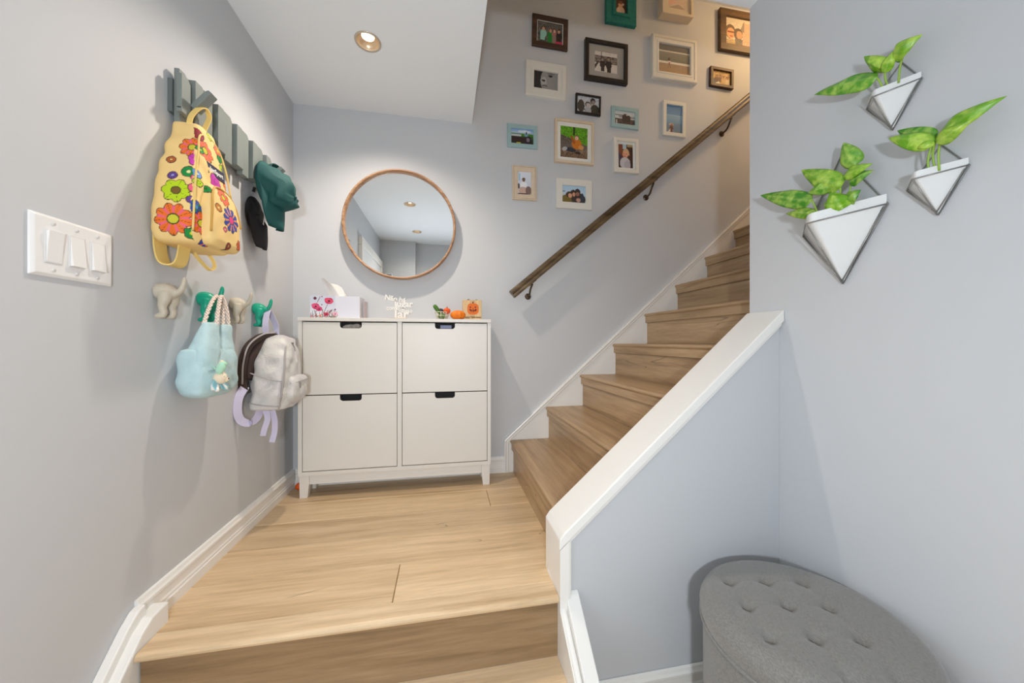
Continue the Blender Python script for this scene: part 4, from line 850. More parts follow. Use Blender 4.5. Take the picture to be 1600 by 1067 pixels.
# wooden block with jack-o-lantern print
BIRCH = wood('pale_block_wood', (226, 194, 146), (212, 176, 126), (186, 146, 98), 'z', 0.55, 4)
bl = thing('wooden_block', 'pale wooden block with a jack-o-lantern print at the right end of the cabinet top', 'ornament', (0.957, -0.085, ZT))
bx0, bx1, by0, by1, bh = 0.903, 1.008, -0.108, -0.062, 0.112
obj('block', bx(bx0, bx1, by0, by1, ZT, ZT+bh), BIRCH, bl, bevel=0.0015)
pcx, pcz, py = 0.9595, ZT+0.063, by0-0.0004
pts = []
for k in range(40):
    a = 2*PI*k/40; sx_, sz_ = math.cos(a), math.sin(a); pts.append((pcx+0.0315*math.copysign(abs(sx_)**0.62, sx_), pcz+0.0320*math.copysign(abs(sz_)**0.62, sz_)*(1 if sz_ < 0 else 0.96)))
bm = B(); prism(bm, pts, 'y', py-0.0004, py); pf = obj('pumpkin_print', bm, mat('print_orange', (226, 110, 24), 0.6, var=0.12, vscale=120), bl)
PDK = mat('print_dark', (66, 18, 8), 0.7)
bm = B(); yy = py-0.0010
for dx in (-0.0145, 0.0135): prism(bm, [(pcx+dx-0.0055, pcz+0.006), (pcx+dx+0.0055, pcz+0.006), (pcx+dx+0.0005, pcz+0.0145)], 'y', yy, yy+0.0005)
prism(bm, [(pcx-0.0028, pcz-0.001), (pcx+0.0028, pcz-0.001), (pcx, pcz+0.004)], 'y', yy, yy+0.0005)
for k, (x0, x1, zt, zb) in enumerate(((-0.0195, -0.0125, -0.0025, -0.0130), (-0.0135, -0.0065, -0.0070, -0.0175), (-0.0035, 0.0045, -0.0055, -0.0190), (0.0065, 0.0135, -0.0065, -0.0165), (0.0125, 0.0195, -0.002, -0.0130))): prism(bm, [(pcx+x0, pcz+zt), (pcx+(x0+x1)/2, pcz+zt+0.002), (pcx+x1, pcz+zt), (pcx+x1-0.001, pcz+zb+0.002), (pcx+(x0+x1)/2, pcz+zb)], 'y', yy-0.0002, yy+0.0005)
obj('carved_face', bm, PDK, pf)
obj('stem_print', bx(pcx-0.0035, pcx+0.0025, py-0.0004, py, pcz+0.0305, pcz+0.040), mat('print_brown', (92, 52, 20), 0.7), bl)
me = text_mesh('Happy Halloween', 0.0135, 0.0002, 0.0003); me.transform(Matrix.Translation((0.9565, py-0.0003, ZT+0.0165)) @ Matrix.Rotation(PI/2, 4, 'X')); me.materials.clear(); link('lettering', me, mat('ink_brown', (70, 48, 24), 0.7), bl)
bm = B(); sphere(bm, (0.936, -0.085, ZT+bh+0.0035), 0.006, 10, 6, 1.3, 1, 0.6); obj('bow', bm, PDK, bl, smooth=True)
bm = B(); sphere(bm, (0.981, -0.085, ZT+bh+0.0035), 0.006, 10, 6, 1.2, 1, 0.65); obj('bow', bm, mat('bow_green', (120, 140, 100), 0.7), bl, smooth=True)

# ------------------------------------------------------------------ handrail
RW = wood('rail_wood', (118, 98, 70), (96, 78, 54), (68, 54, 36), 'x', 0.35, 1.5)
hr = thing('handrail', 'dark brown wooden handrail sloping up the back wall above the stairs', 'handrail', (1.19, -0.07, 1.03))
p0 = Vector((1.190, -0.072, 1.053)); p1 = Vector((3.45, -0.072, 1.053+(3.45-1.190)*0.8415))
d = (p1-p0).normalized(); nz_ = Vector((-d.z, 0, d.x)); yv = Vector((0, 1, 0))
prof = [(-0.020, -0.024), (0.020, -0.024), (0.022, -0.012), (0.017, -0.004), (0.023, 0.008), (0.021, 0.020), (0.012, 0.0265), (-0.012, 0.0265), (-0.021, 0.020), (-0.023, 0.008), (-0.017, -0.004), (-0.022, -0.012)]
bm = B(); loft(bm, [[p + yv*a + nz_*b_ for a, b_ in prof] for p in (p0, p1)]); obj('rail', bm, RW, hr, bevel=0.002)
BRZ = mat('bracket_bronze', (92, 78, 62), 0.35, metal=0.9)
for x in (1.300, 2.085, 2.648, 3.2):
    zc = 1.053 + (x-1.190)*0.8415
    bm = B(); tube(bm, smooth_path([(x+0.012,-0.072,zc-0.026),(x,-0.070,zc-0.058),(x,-0.046,zc-0.086),(x,-0.02,zc-0.092),(x,-0.004,zc-0.092)], 6), 0.0055, 10)
    v = disc_lathe(bm, [(0.019, 0.0), (0.019, -0.003), (0.012, -0.007), (0.002, -0.008)], (x, 0.0, zc-0.092), 20, 'y'); bm.faces.new(v[-1])
    M_ = Matrix.Translation((x+0.010, -0.072, zc-0.0165)) @ Matrix.Rotation(-math.atan(0.8415), 4, 'Y'); box(bm, -0.026, 0.026, -0.009, 0.009, -0.0075, -0.0045, M_)
    obj('bracket', bm, BRZ, hr, smooth=False)

# ------------------------------------------------------------------ picture frames on the back wall
def ringset(prof, w_, h_):
    """prof: (inset, y) points; mitred frame; outer at inset 0"""
    bm = B(); R = [[(-w_/2+t_, y, -h_/2+t_), (w_/2-t_, y, -h_/2+t_), (w_/2-t_, y, h_/2-t_), (-w_/2+t_, y, h_/2-t_)] for t_, y in prof]
    loft(bm, R, True, False); return bm
def mk_people(cv, people):
    for (x, y, r, hair, skin_, body) in people:
        cv.ell(x, y-r*2.6, r*1.5/cv.asp*1.25, r*2.3, body); cv.ell(x, y+r*.2, r*1.12/cv.asp, r*1.25, hair); cv.ell(x, y-r*.1, r*.82/cv.asp, r*1.0, skin_)
    return cv
SK, HR = (206, 158, 130), (60, 42, 34)
def ph_family():
    c = Canvas(44, 32, (96, 92, 84)).noise(0, 1, .5, 1, 2); mk_people(c, [(.24, .66, .09, (90, 60, 50), SK, (150, 204, 190)), (.52, .60, .085, (110, 56, 40), SK, (20, 130, 50)), (.68, .62, .085, HR, (220, 170, 150), (170, 110, 110)), (.86, .62, .09, HR, SK, (40, 34, 30))]); c.rect(.12, .3, .1, .4, (150, 206, 190)).rect(.42, .58, 0, .42, (30, 130, 50)).rect(.6, .74, 0, .36, (150, 120, 110)).rect(.76, .95, .1, .42, (50, 40, 34)).rect(.72, 1, 0, .12, (200, 60, 90)); return c
def ph_teal():
    c = Canvas(28, 40, (96, 62, 40)); c.ell(.5, .22, .36, .2, (236, 200, 170)).ell(.5, .5, .2, .14, (230, 176, 130)).ell(.52, .62, .16, .08, (150, 90, 60)).ell(.72, .55, .09, .06, (220, 200, 180)); return c
def ph_cream():
    c = Canvas(34, 34, (230, 206, 184)).noise(0, 1, .06, 3, 3); c.tri([(0, 0), (1, 0), (.6, .5)], (196, 176, 152)).tri([(0, .3), (.5, .6), (.2, 1), (0, 1)], (240, 196, 170)); return c
def ph_couple():
    c = Canvas(40, 30, (214, 210, 204)).noise(0, 1, .1, 4, 2); c.rect(0, 1, .45, .8, (120, 110, 104)).noise(.45, .8, .6, 8, 2); mk_people(c, [(.34, .62, .09, HR, (150, 130, 120), (50, 40, 38)), (.62, .66, .1, HR, (150, 130, 120), (44, 36, 34))]); c.rect(.27, .42, .05, .45, (60, 48, 46)).rect(.55, .72, 0, .5, (50, 40, 38)); c.tri([(0, .1), (.2, .5), (.12, .5), (0, .3)], (60, 50, 48)).rect(.28, .31, .7, 1, (70, 64, 60)); return c
def ph_baby():
    c = Canvas(48, 36, (38, 36, 36)); c.grad(0, 1, (50, 48, 47), (30, 29, 29)); c.ell(.68, .5, .40, .75, (150, 148, 146)).ell(.42, .46, .13, .24, (176, 174, 172)).ell(.42, .50, .05, .07, (40, 38, 38)).ell(.36, .52, .03, .05, (60, 58, 58)).ell(.46, .20, .11, .07, (90, 86, 86)).ell(.46, .17, .08, .04, (150, 146, 144)).ell(.70, .80, .09, .07, (60, 58, 58)).ell(.72, .80, .04, .05, (24, 24, 24)).ell(.72, .92, .16, .04, (110, 106, 104)).rect(0, .22, 0, 1, (44, 42, 42)); return c
def ph_beach():
    c = Canvas(48, 40, (160, 130, 96)); c.grad(0, .34, (176, 142, 104), (166, 142, 116)).rect(0, 1, .34, .42, (226, 218, 204)).grad(.42, .76, (120, 118, 104), (140, 136, 122)).rect(0, 1, .76, .79, (206, 198, 182)).grad(.79, 1, (112, 106, 100), (120, 114, 108)).noise(0, 1, .08, 9, 1); c.ell(.34, .50, .035, .06, (96, 70, 60)).rect(.31, .40, .36, .46, (220, 206, 200)).line(.33, .2, .34, .38, .012, (150, 104, 80)).line(.38, .2, .37, .38, .012, (150, 104, 80)); return c
def ph_smallbrown():
    c = Canvas(34, 24, (196, 156, 90)).noise(0, 1, .35, 11, 2); c.rect(.2, .42, 0, .42, (226, 220, 206)).rect(.02, .2, .05, .4, (80, 84, 90)); mk_people(c, [(.24, .6, .09, HR, (170, 110, 70), (90, 50, 34)), (.45, .62, .09, HR, (170, 110, 70), (96, 60, 40)), (.62, .6, .09, HR, (170, 110, 70), (206, 170, 110)), (.85, .58, .1, HR, (150, 80, 50), (210, 190, 150))]); return c
def ph_sunglass():
    c = Canvas(44, 50, (222, 208, 182)); c.rect(.66, 1, 0, .88, (222, 176, 146)).noise(0, .9, .1, 13, 2).tri([(.55, .55), (.72, .95), (.72, .55)], (150, 136, 124)); c.ell(.20, .50, .20, .26, (120, 96, 66)).ell(.22, .44, .15, .20, (226, 172, 124)).rect(.10, .34, .47, .53, (150, 86, 50)).ell(.24, .34, .07, .03, (190, 96, 70)).rect(.05, .38, 0, .22, (196, 168, 120)); c.ell(.50, .44, .17, .22, (110, 90, 70)).ell(.54, .42, .11, .15, (206, 160, 120)).rect(.38, .66, 0, .26, (120, 110, 96)).noise(0, .26, .4, 14, 1); return c
def ph_smallblack():
    c = Canvas(40, 28, (196, 200, 206)).noise(0, 1, .2, 15, 2); c.ell(.18, .4, .16, .38, (70, 66, 60)).ell(.5, .55, .14, .18, (90, 88, 88)).ell(.52, .48, .1, .14, (190, 184, 180)).ell(.72, .78, .12, .2, (40, 40, 42)).ell(.74, .70, .08, .13, (140, 130, 126)).ell(.82, .25, .2, .32, (60, 60, 50)).ell(.5, .18, .15, .2, (170, 176, 180)).line(.3, .3, .4, .1, .02, (50, 50, 50)); return c
def ph_plane():
    c = Canvas(38, 30, (206, 210, 212)); c.rect(0, 1, 0, .44, (84, 70, 66)).noise(0, .44, .4, 17, 2).rect(0, .5, .66, .74, (100, 104, 106)).rect(.2, 1, .5, .66, (150, 154, 156)).ell(.5, .46, .14, .34, (66, 54, 52)).ell(.68, .44, .12, .30, (60, 50, 48)).rect(.06, .14, .02, .34, (190, 180, 176)).ell(.54, .78, .05, .07, (90, 70, 64)); return c
def ph_blue():
    c = Canvas(32, 46, (84, 130, 166)); c.grad(0, .34, (96, 120, 142), (104, 136, 164)).grad(.34, .66, (108, 150, 184), (132, 172, 200)).grad(.66, 1, (96, 144, 184), (76, 126, 172)).rect(0, 1, .62, .65, (160, 186, 204)).ell(.34, .30, .15, .05, (190, 170, 160)).ell(.36, .24, .10, .09, (150, 110, 96)).ell(.34, .1, .13, .16, (90, 44, 40)).tri([(.1, 0), (.28, .16), (.26, 0)], (220, 206, 206)).rect(.42, .56, 0, .12, (110, 130, 150)); return c
def ph_tractor():
    c = Canvas(42, 30, (40, 90, 30)); c.grad(.68, 1, (186, 206, 226), (120, 160, 206)).rect(0, 1, .55, .70, (70, 130, 40)).ell(.6, .84, .3, .08, (216, 226, 236)).rect(0, .45, .5, .62, (196, 200, 206)).rect(0, 1, 0, .34, (44, 46, 34)).rect(.02, .66, .16, .48, (52, 30, 34)).ell(.76, .3, .15, .27, (40, 28, 36)).ell(.76, .3, .08, .14, (130, 120, 130)).rect(.25, .42, .02, .10, (200, 196, 30)).ell(.68, .62, .09, .12, (120, 160, 170)).rect(.66, .72, .66, .84, (30, 34, 40)); return c
def ph_kid():
    c = Canvas(60, 66, (110, 96, 84)); c.grad(0, .3, (110, 82, 58), (130, 110, 92)).noise(0, .3, .6, 21, 2).grad(.3, .72, (110, 96, 90), (96, 88, 74)).noise(.3, .66, .3, 22, 2).tri([(0, .74), (1, .42), (1, 1), (0, 1)], (92, 160, 20)).noise(.5, 1, .45, 23, 2); c.rect(.47, .54, .72, 1, (40, 50, 26)).ell(.60, .46, .18, .17, (206, 120, 30)).tri([(.36, .70), (.42, .72), (.56, .5), (.48, .44)], (170, 84, 24)).ell(.60, .66, .09, .085, (110, 70, 50)).ell(.60, .65, .07, .07, (224, 176, 150)).ell(.76, .36, .10, .07, (214, 150, 80)).ell(.36, .26, .22, .07, (44, 48, 60), -.1).ell(.16, .27, .10, .06, (180, 180, 184), .5).ell(.64, .17, .1, .04, (44, 34, 26)); return c
def ph_toddler():
    c = Canvas(36, 52, (58, 30, 24)); c.rect(0, .3, .3, 1, (120, 62, 40)).rect(.3, .56, .8, 1, (180, 206, 220)).rect(.56, 1, .3, .9, (60, 32, 26)).rect(.6, 1, .9, 1, (186, 160, 110)).tri([(0, .2), (.3, .45), (0, .7)], (50, 40, 70)).noise(0, 1, .12, 25, 3); c.ell(.46, .2, .36, .26, (198, 196, 204)).ell(.62, .12, .22, .2, (180, 176, 186)).ell(.52, .66, .22, .17, (206, 176, 130)).ell(.48, .58, .19, .14, (230, 166, 136)).ell(.40, .60, .03, .018, (90, 56, 46)).ell(.56, .6, .03, .018, (90, 56, 46)).ell(.44, .50, .07, .02, (176, 80, 80)).ell(.74, .58, .05, .05, (220, 140, 110)); return c
def ph_beige():
    c = Canvas(34, 54, (222, 228, 238)); c.grad(.4, 1, (216, 220, 232), (226, 232, 242)).rect(.06, .2, .62, .92, (176, 206, 230)); c.ell(.45, .66, .12, .09, (86, 66, 44)).ell(.45, .63, .09, .07, (130, 96, 70)).ell(.44, .42, .26, .14, (240, 240, 244)).ell(.4, .16, .34, .18, (206, 176, 160)).ell(.8, .18, .22, .2, (130, 104, 96)).rect(0, .7, 0, .05, (50, 36, 34)).ell(.06, .36, .1, .12, (90, 80, 84)); return c
def ph_three():
    c = Canvas(50, 38, (190, 214, 230)); c.grad(.4, 1, (196, 214, 226), (176, 208, 232)).rect(0, 1, .28, .42, (176, 190, 200)); c.ell(.3, .2, .32, .3, (120, 100, 40)).ell(.7, .22, .3, .38, (56, 44, 44)).ell(.30, .48, .14, .18, (64, 44, 36)).ell(.48, .58, .13, .2, (58, 40, 34)).ell(.66, .66, .12, .2, (44, 32, 30)).ell(.34, .42, .09, .13, (216, 160, 128)).ell(.50, .50, .07, .13, (206, 150, 120)).ell(.66, .54, .08, .13, (150, 104, 84)).ell(.70, .18, .1, .12, (196, 150, 130)).ell(.86, .3, .08, .3, (50, 60, 74)).ell(.06, .66, .06, .03, (90, 100, 110)); return c

def frame(name, label, x, z, w_, h_, tilt, mfr, prof, photo, mboard=0.0, mmat=None, pin=0.0, grp='family photo frames on the back wall', extra=None):
    """prof: frame section (inset, y) outside -> inside, last point sits on the picture plane"""
    t = thing(name, label, 'picture frame', (x, 0, z), grp, (0, math.radians(-tilt), 0))
    obj('moulding', ringset(prof, w_, h_), mfr, t, local=True, bevel=0)
    b_ = prof[-1][0]; yp = prof[-1][1]; iw, ih = w_-2*b_, h_-2*b_
    if mboard:
        mw, mh = (mboard if isinstance(mboard, tuple) else (mboard, mboard))
        obj('mat_board', ringset([(0, yp-0.0004), (0.0001, yp-0.001), (0.0002, yp-0.001)], iw, ih) if False else (lambda bm: (loft(bm, [[(-iw/2, yp-0.001, -ih/2), (iw/2, yp-0.001, -ih/2), (iw/2, yp-0.001, ih/2), (-iw/2, yp-0.001, ih/2)], [(-iw/2+mw, yp-0.0008, -ih/2+mh), (iw/2-mw, yp-0.0008, -ih/2+mh), (iw/2-mw, yp-0.0008, ih/2-mh), (-iw/2+mw, yp-0.0008, ih/2-mh)]], True, False), bm)[1])(B()), mmat, t, local=True)
        pw, ph_ = iw-2*mw, ih-2*mh
    else: pw, ph_ = iw, ih
    print_panel('photo', photo, pw, ph_, Matrix.Translation((0, yp, 0)), t)
    return t
def flat_prof(b_, d, r=0.002): return [(0, 0), (0, -d+r), (r, -d), (b_-r, -d), (b_, -d+r), (b_, -d*0.45)]
def step_prof(b_, d): return [(0, 0), (0, -d+0.004), (0.004, -d), (b_*0.40, -d), (b_*0.44, -d+0.004), (b_*0.72, -d+0.004), (b_*0.76, -d+0.001), (b_-0.002, -d+0.002), (b_, -d+0.005), (b_, -d*0.45)]
FW = mat('frame_white', (226, 223, 214), 0.5, bump=0.1, bscale=80); FBR = wood('frame_brown', (92, 62, 42), (70, 46, 32), (44, 28, 20), 'x', 0.5, 2); FTL = mat('frame_teal', (30, 128, 120), 0.6, var=0.3, vscale=70); FCR = mat('frame_cream', (230, 214, 190), 0.55); FBK = mat('frame_black', (34, 28, 24), 0.4); FAQ = mat('frame_aqua', (160, 190, 192), 0.55, var=0.05); FBG = mat('frame_birch', (222, 202, 176), 0.55, var=0.06, vscale=30); FDB = wood('frame_walnut', (116, 88, 54), (92, 68, 40), (62, 44, 26), 'x', 0.45, 2)
MATG = mat('mat_grey', (168, 164, 158), 0.8); MATW = mat('mat_white', (236, 234, 226), 0.8)
frame('brown_frame', 'dark brown wooden frame with a family group photo, upper left of the gallery', 1.437, 2.672, 0.226, 0.192, -1.0, FBR, [(0,0),(0,-0.014),(0.002,-0.016),(0.028,-0.016),(0.030,-0.014),(0.030,-0.008)], ph_family(), 0.004, MATW)
frame('teal_frame', 'weathered teal frame with a deep stepped edge touching the top of the picture', 1.902, 2.920, 0.207, 0.255, 0.0, FTL, [(0,0),(0,-0.022),(0.003,-0.025),(0.044,-0.022),(0.046,-0.028),(0.062,-0.030),(0.064,-0.028),(0.064,-0.012)], ph_teal())
frame('cream_box_frame', 'deep cream box frame at the top of the gallery right of the teal frame', 2.281, 2.966, 0.222, 0.160, 0.0, FCR, [(0,0),(0,-0.052),(0.002,-0.054),(0.016,-0.054),(0.018,-0.052),(0.018,-0.040)], ph_cream(), 0.032, FCR)
frame('black_frame', 'black frame with grey mat around a small black and white couple photo', 1.803, 2.541, 0.286, 0.254, -0.5, FBK, flat_prof(0.024, 0.026), ph_couple(), (0.044, 0.040), MATG)
frame('white_frame', 'white ridged frame holding a black and white close-up of a baby face', 1.409, 2.372, 0.254, 0.212, -1.2, FW, step_prof(0.052, 0.022), ph_baby())
frame('white_frame', 'large white ridged frame holding a beach photo', 2.279, 2.625, 0.325, 0.282, 0.0, FW, step_prof(0.048, 0.028), ph_beach())
frame('brown_frame', 'small dark brown frame below the big walnut frame at the right edge of the gallery', 2.638, 2.558, 0.178, 0.131, -1.0, FBR, flat_prof(0.020, 0.020), ph_smallbrown())
frame('walnut_frame', 'big walnut brown frame partly hidden by the right wall edge', 2.768, 2.884, 0.300, 0.278, 0.3, FDB, flat_prof(0.046, 0.026), ph_sunglass())
frame('black_frame', 'small thin black frame with a black and white photo in the middle of the gallery', 1.684, 2.260, 0.166, 0.122, -1.2, FBK, flat_prof(0.011, 0.018), ph_smallblack())
frame('aqua_frame', 'pale aqua frame with a black and white photo of people before a plane', 1.934, 2.208, 0.188, 0.133, -0.8, FAQ, flat_prof(0.025, 0.014), ph_plane())
frame('white_frame', 'flat white upright frame with a blue sea photo near the handrail', 2.284, 2.241, 0.166, 0.228, -0.6, FW, flat_prof(0.024, 0.016), ph_blue())
frame('aqua_frame', 'pale aqua frame with a tractor photo at the left edge of the gallery', 1.264, 2.019, 0.186, 0.140, 0.5, FAQ, flat_prof(0.025, 0.012), ph_tractor())
frame('birch_frame', 'cream wooden frame with white mat and a child among autumn leaves', 1.591, 2.014, 0.252, 0.267, -0.3, FBG, flat_prof(0.014, 0.024), ph_kid(), 0.024, MATW)
frame('white_frame', 'white upright frame with a fair-haired toddler photo above the handrail', 1.937, 1.962, 0.171, 0.220, 0.9, FW, flat_prof(0.022, 0.026), ph_toddler(), 0.014, MATW)
frame('birch_frame', 'beige lined upright frame at the lower left of the gallery', 1.277, 1.737, 0.150, 0.205, 0.6, FBG, [(0,0),(0,-0.014),(0.002,-0.016),(0.007,-0.016),(0.0085,-0.012),(0.010,-0.016),(0.030,-0.014),(0.034,-0.012),(0.034,-0.007)], ph_beige())
frame('white_frame', 'white landscape frame with a selfie of three people, lowest of the gallery', 1.591, 1.693, 0.232, 0.183, 0.0, FW, flat_prof(0.040, 0.018), ph_three())

# ------------------------------------------------------------------ wall planters on the right wall
CERA = mat('white_ceramic', (238, 239, 238), 0.25, coat=0.3); WIRE = mat('planter_wire', (150, 148, 145), 0.35, metal=0.5); SOIL = mat('soil', (60, 44, 32), 0.95)
m, nt, b = new_mat('pothos_leaf'); b.inputs['Roughness'].default_value = 0.35
at_ = nt.nodes.new('ShaderNodeAttribute'); at_.attribute_name = 'print'; tcn = nt.nodes.new('ShaderNodeTexCoord'); nz = nt.nodes.new('ShaderNodeTexNoise'); nz.inputs['Scale'].default_value = 45; nz.inputs['Detail'].default_value = 6
rp = nt.nodes.new('ShaderNodeValToRGB'); rp.color_ramp.elements[0].position = 0.42; rp.color_ramp.elements[0].color = rgb(66, 140, 24); rp.color_ramp.elements[1].position = 0.66; rp.color_ramp.elements[1].color = rgb(206, 228, 110)
mx = nt.nodes.new('ShaderNodeMix'); mx.data_type = 'RGBA'; mx.inputs[0].default_value = 0.55
nt.links.new(tcn.outputs['Object'], nz.inputs['Vector']); nt.links.new(nz.outputs['Fac'], rp.inputs[0]); nt.links.new(rp.outputs[0], mx.inputs[7]); nt.links.new(at_.outputs['Color'], mx.inputs[6]); nt.links.new(mx.outputs[2], b.inputs['Base Color'])
b.inputs['Subsurface Weight'].default_value = 0.0
LEAF = m; STEMG = mat('leaf_stem', (150, 186, 70), 0.5)
def leaf(parent, base, tip, width, droop=0.012, roll=0.0, col=(104, 180, 34), fold=0.25):
    b0, t0 = Vector(base), Vector(tip); ax = t0-b0; L_ = ax.length; ax.normalize()
    out = Vector((-1, 0, 0)); side = ax.cross(out).normalized(); nrm = side.cross(ax).normalized()
    if nrm.x > 0: nrm = -nrm
    q = Matrix.Rotation(roll, 3, ax); side = q @ side; nrm = q @ nrm
    nu, nv = 14, 8; V = []; cols = []; cl = lin(col); vein = lin((186, 214, 110))
    for j in range(nu+1):
        s_ = j/nu; wd = 1.22*width*(math.sin(PI*min(1, s_**0.62))**0.85)*(1-0.15*s_) if 0 < s_ < 1 else 0.0006
        for i in range(nv+1):
            u = -1+2*i/nv; p = b0 + ax*(L_*s_) + side*(u*wd/2) + nrm*(-abs(u)*wd*fold + droop*math.sin(PI*s_)*1.0 + 0.05*wd*math.sin(s_*12+u*3))
            V.append(p); k = abs(u) < 0.12; cols.append(vein*0.5+cl*0.5 if k else cl*(0.85+0.3*((i+j) % 2)*0.5))
    F = [(j*(nv+1)+i, j*(nv+1)+i+1, (j+1)*(nv+1)+i+1, (j+1)*(nv+1)+i) for j in range(nu) for i in range(nv)]
    me = bpy.data.meshes.new('leaf'); me.from_pydata([tuple(v) for v in V], [], F); colour_mesh(me, np.array(cols))
    o = link('leaf', me, LEAF, parent, smooth=True); o.modifiers.new('thick', 'SOLIDIFY').thickness = 0.0006
    return o
def stem(parent, pts, r=0.0022):
    bm = B(); tube(bm, smooth_path(pts, 5), r, 7); obj('stem', bm, STEMG, parent, smooth=True)
def planter(label, plabel, L, R, T, Bt, F, leaves, stems, rimh):
    xw = XR-0.004; L, R, T, Bt = [Vector((xw, *p)) for p in (L, R, T, Bt)]; F = Vector(F)
    t = thing('wall_planter', label, 'planter', (XR, (L.y+R.y)/2, Bt.z), 'wire and ceramic wall planters')
    # ceramic pot: three-sided wedge with a rounded front edge and a raised rim
    def section(k, lift=0.0, grow=1.0):
        """outline at fraction k of the way from tip (0) to the top (1)"""
        a, b_, f = [Bt + (P - Bt)*k for P in (L, R, F)]
        c = (a+b_+f)/3; a, b_, f = [c + (p-c)*grow for p in (a, b_, f)]
        out = [a]; 
        e1, e2 = (a-f), (b_-f); r = 0.22
        for q in np.linspace(0, 1, 7):
            p0_, p2_ = f+e1*r, f+e2*r*0.6; out.append((1-q)**2*p0_+2*q*(1-q)*f+q*q*p2_)
        out.append(b_); return [p + Vector((0, 0, lift)) for p in out]
    bm = B(); g_ = 0.93
    rings = [section(0.03, 0.004, g_), section(0.5, 0.004, g_), section(0.97, 0.002, g_), section(1.0, 0.004, g_+0.05), section(1.0, rimh, g_+0.05), section(1.0, rimh, g_-0.05), section(0.85, 0.0, g_-0.10)]
    loft(bm, rings); obj('pot', bm, CERA, t, bevel=0.0012)
    bm = B(); bm.faces.new([bm.verts.new(p + Vector((0, 0, rimh*0.25))) for p in section(0.985, 0.0, 0.86)]); obj('soil', bm, SOIL, t)
    w_ = 0.0016 if (R-L).length < 0.15 else 0.0020
    bm = B(); k1 = Vector((-0.0035, 0, 0))
    tube(bm, [T, R, Bt, L, T], w_, 8)
    for a, b_ in ((L, F), (F, R), (F, Bt)): tube(bm, [a+k1*0.5, b_+k1], w_, 8)
    off = Vector((-0.006, 0, 0)); tube(bm, [R+off+Vector((0, 0.004, -0.006)), Bt+off+Vector((0, 0, 0.006))], w_*0.9, 8); tube(bm, [L+off+Vector((0, -0.003, -0.004)), Bt+off+Vector((0, 0, 0.006))], w_*0.9, 8)
    obj('wire_frame', bm, WIRE, t, smooth=True)
    p = thing('pothos_plant', plabel, 'plant', ((L.x+F.x)/2, (L.y+R.y)/2, L.z), 'pothos cuttings in the wall planters')
    for l in leaves: leaf(p, *l[0], **l[1])
    for s_ in stems: stem(p, s_)
    return t
G1, G2, G3 = (104, 176, 54), (146, 204, 24), (64, 146, 30)
planter('topmost of the three white wire wall planters', 'three-leaf green plant in the topmost wall planter',
        (-1.313, 1.426), (-1.429, 1.427), (-1.389, 1.497), (-1.371, 1.334), (1.892, -1.371, 1.412),
        [(((1.895,-1.379,1.458),(1.891,-1.223,1.519),0.044), dict(col=G1, roll=0.3)), (((1.901,-1.392,1.470),(1.901,-1.344,1.539),0.030), dict(col=G2, roll=-0.3, fold=0.4)), (((1.905,-1.402,1.485),(1.901,-1.463,1.497),0.036), dict(col=G2, roll=0.2, droop=0.02)), (((1.903,-1.388,1.462),(1.901,-1.412,1.505),0.022), dict(col=G2, roll=0.5))],
        [[(1.922,-1.385,1.430),(1.911,-1.385,1.45),(1.902,-1.390,1.472)], [(1.925,-1.403,1.430),(1.911,-1.414,1.455),(1.905,-1.424,1.481)], [(1.915,-1.378,1.430),(1.902,-1.377,1.452),(1.896,-1.372,1.463)]], 0.018)
planter('rightmost of the three white wire wall planters', 'spreading green plant in the rightmost wall planter',
        (-1.400, 1.164), (-1.509, 1.175), (-1.463, 1.245), (-1.458, 1.081), (1.885, -1.455, 1.161),
        [(((1.893,-1.486,1.228),(1.891,-1.404,1.287),0.034), dict(col=G2, roll=0.2)), (((1.911,-1.480,1.246),(1.911,-1.409,1.305),0.032), dict(col=G3, roll=-0.2)), (((1.911,-1.483,1.246),(1.911,-1.584,1.272),0.036), dict(col=G2, droop=0.02)), (((1.893,-1.490,1.226),(1.891,-1.547,1.246),0.028), dict(col=(140, 186, 10), roll=0.4)), (((1.893,-1.488,1.228),(1.891,-1.457,1.233),0.014), dict(col=G2))],
        [[(1.920,-1.464,1.172),(1.911,-1.466,1.20),(1.905,-1.476,1.236)], [(1.920,-1.480,1.172),(1.911,-1.484,1.21),(1.908,-1.490,1.243)], [(1.928,-1.470,1.172),(1.915,-1.472,1.21),(1.900,-1.484,1.236)]], 0.018)
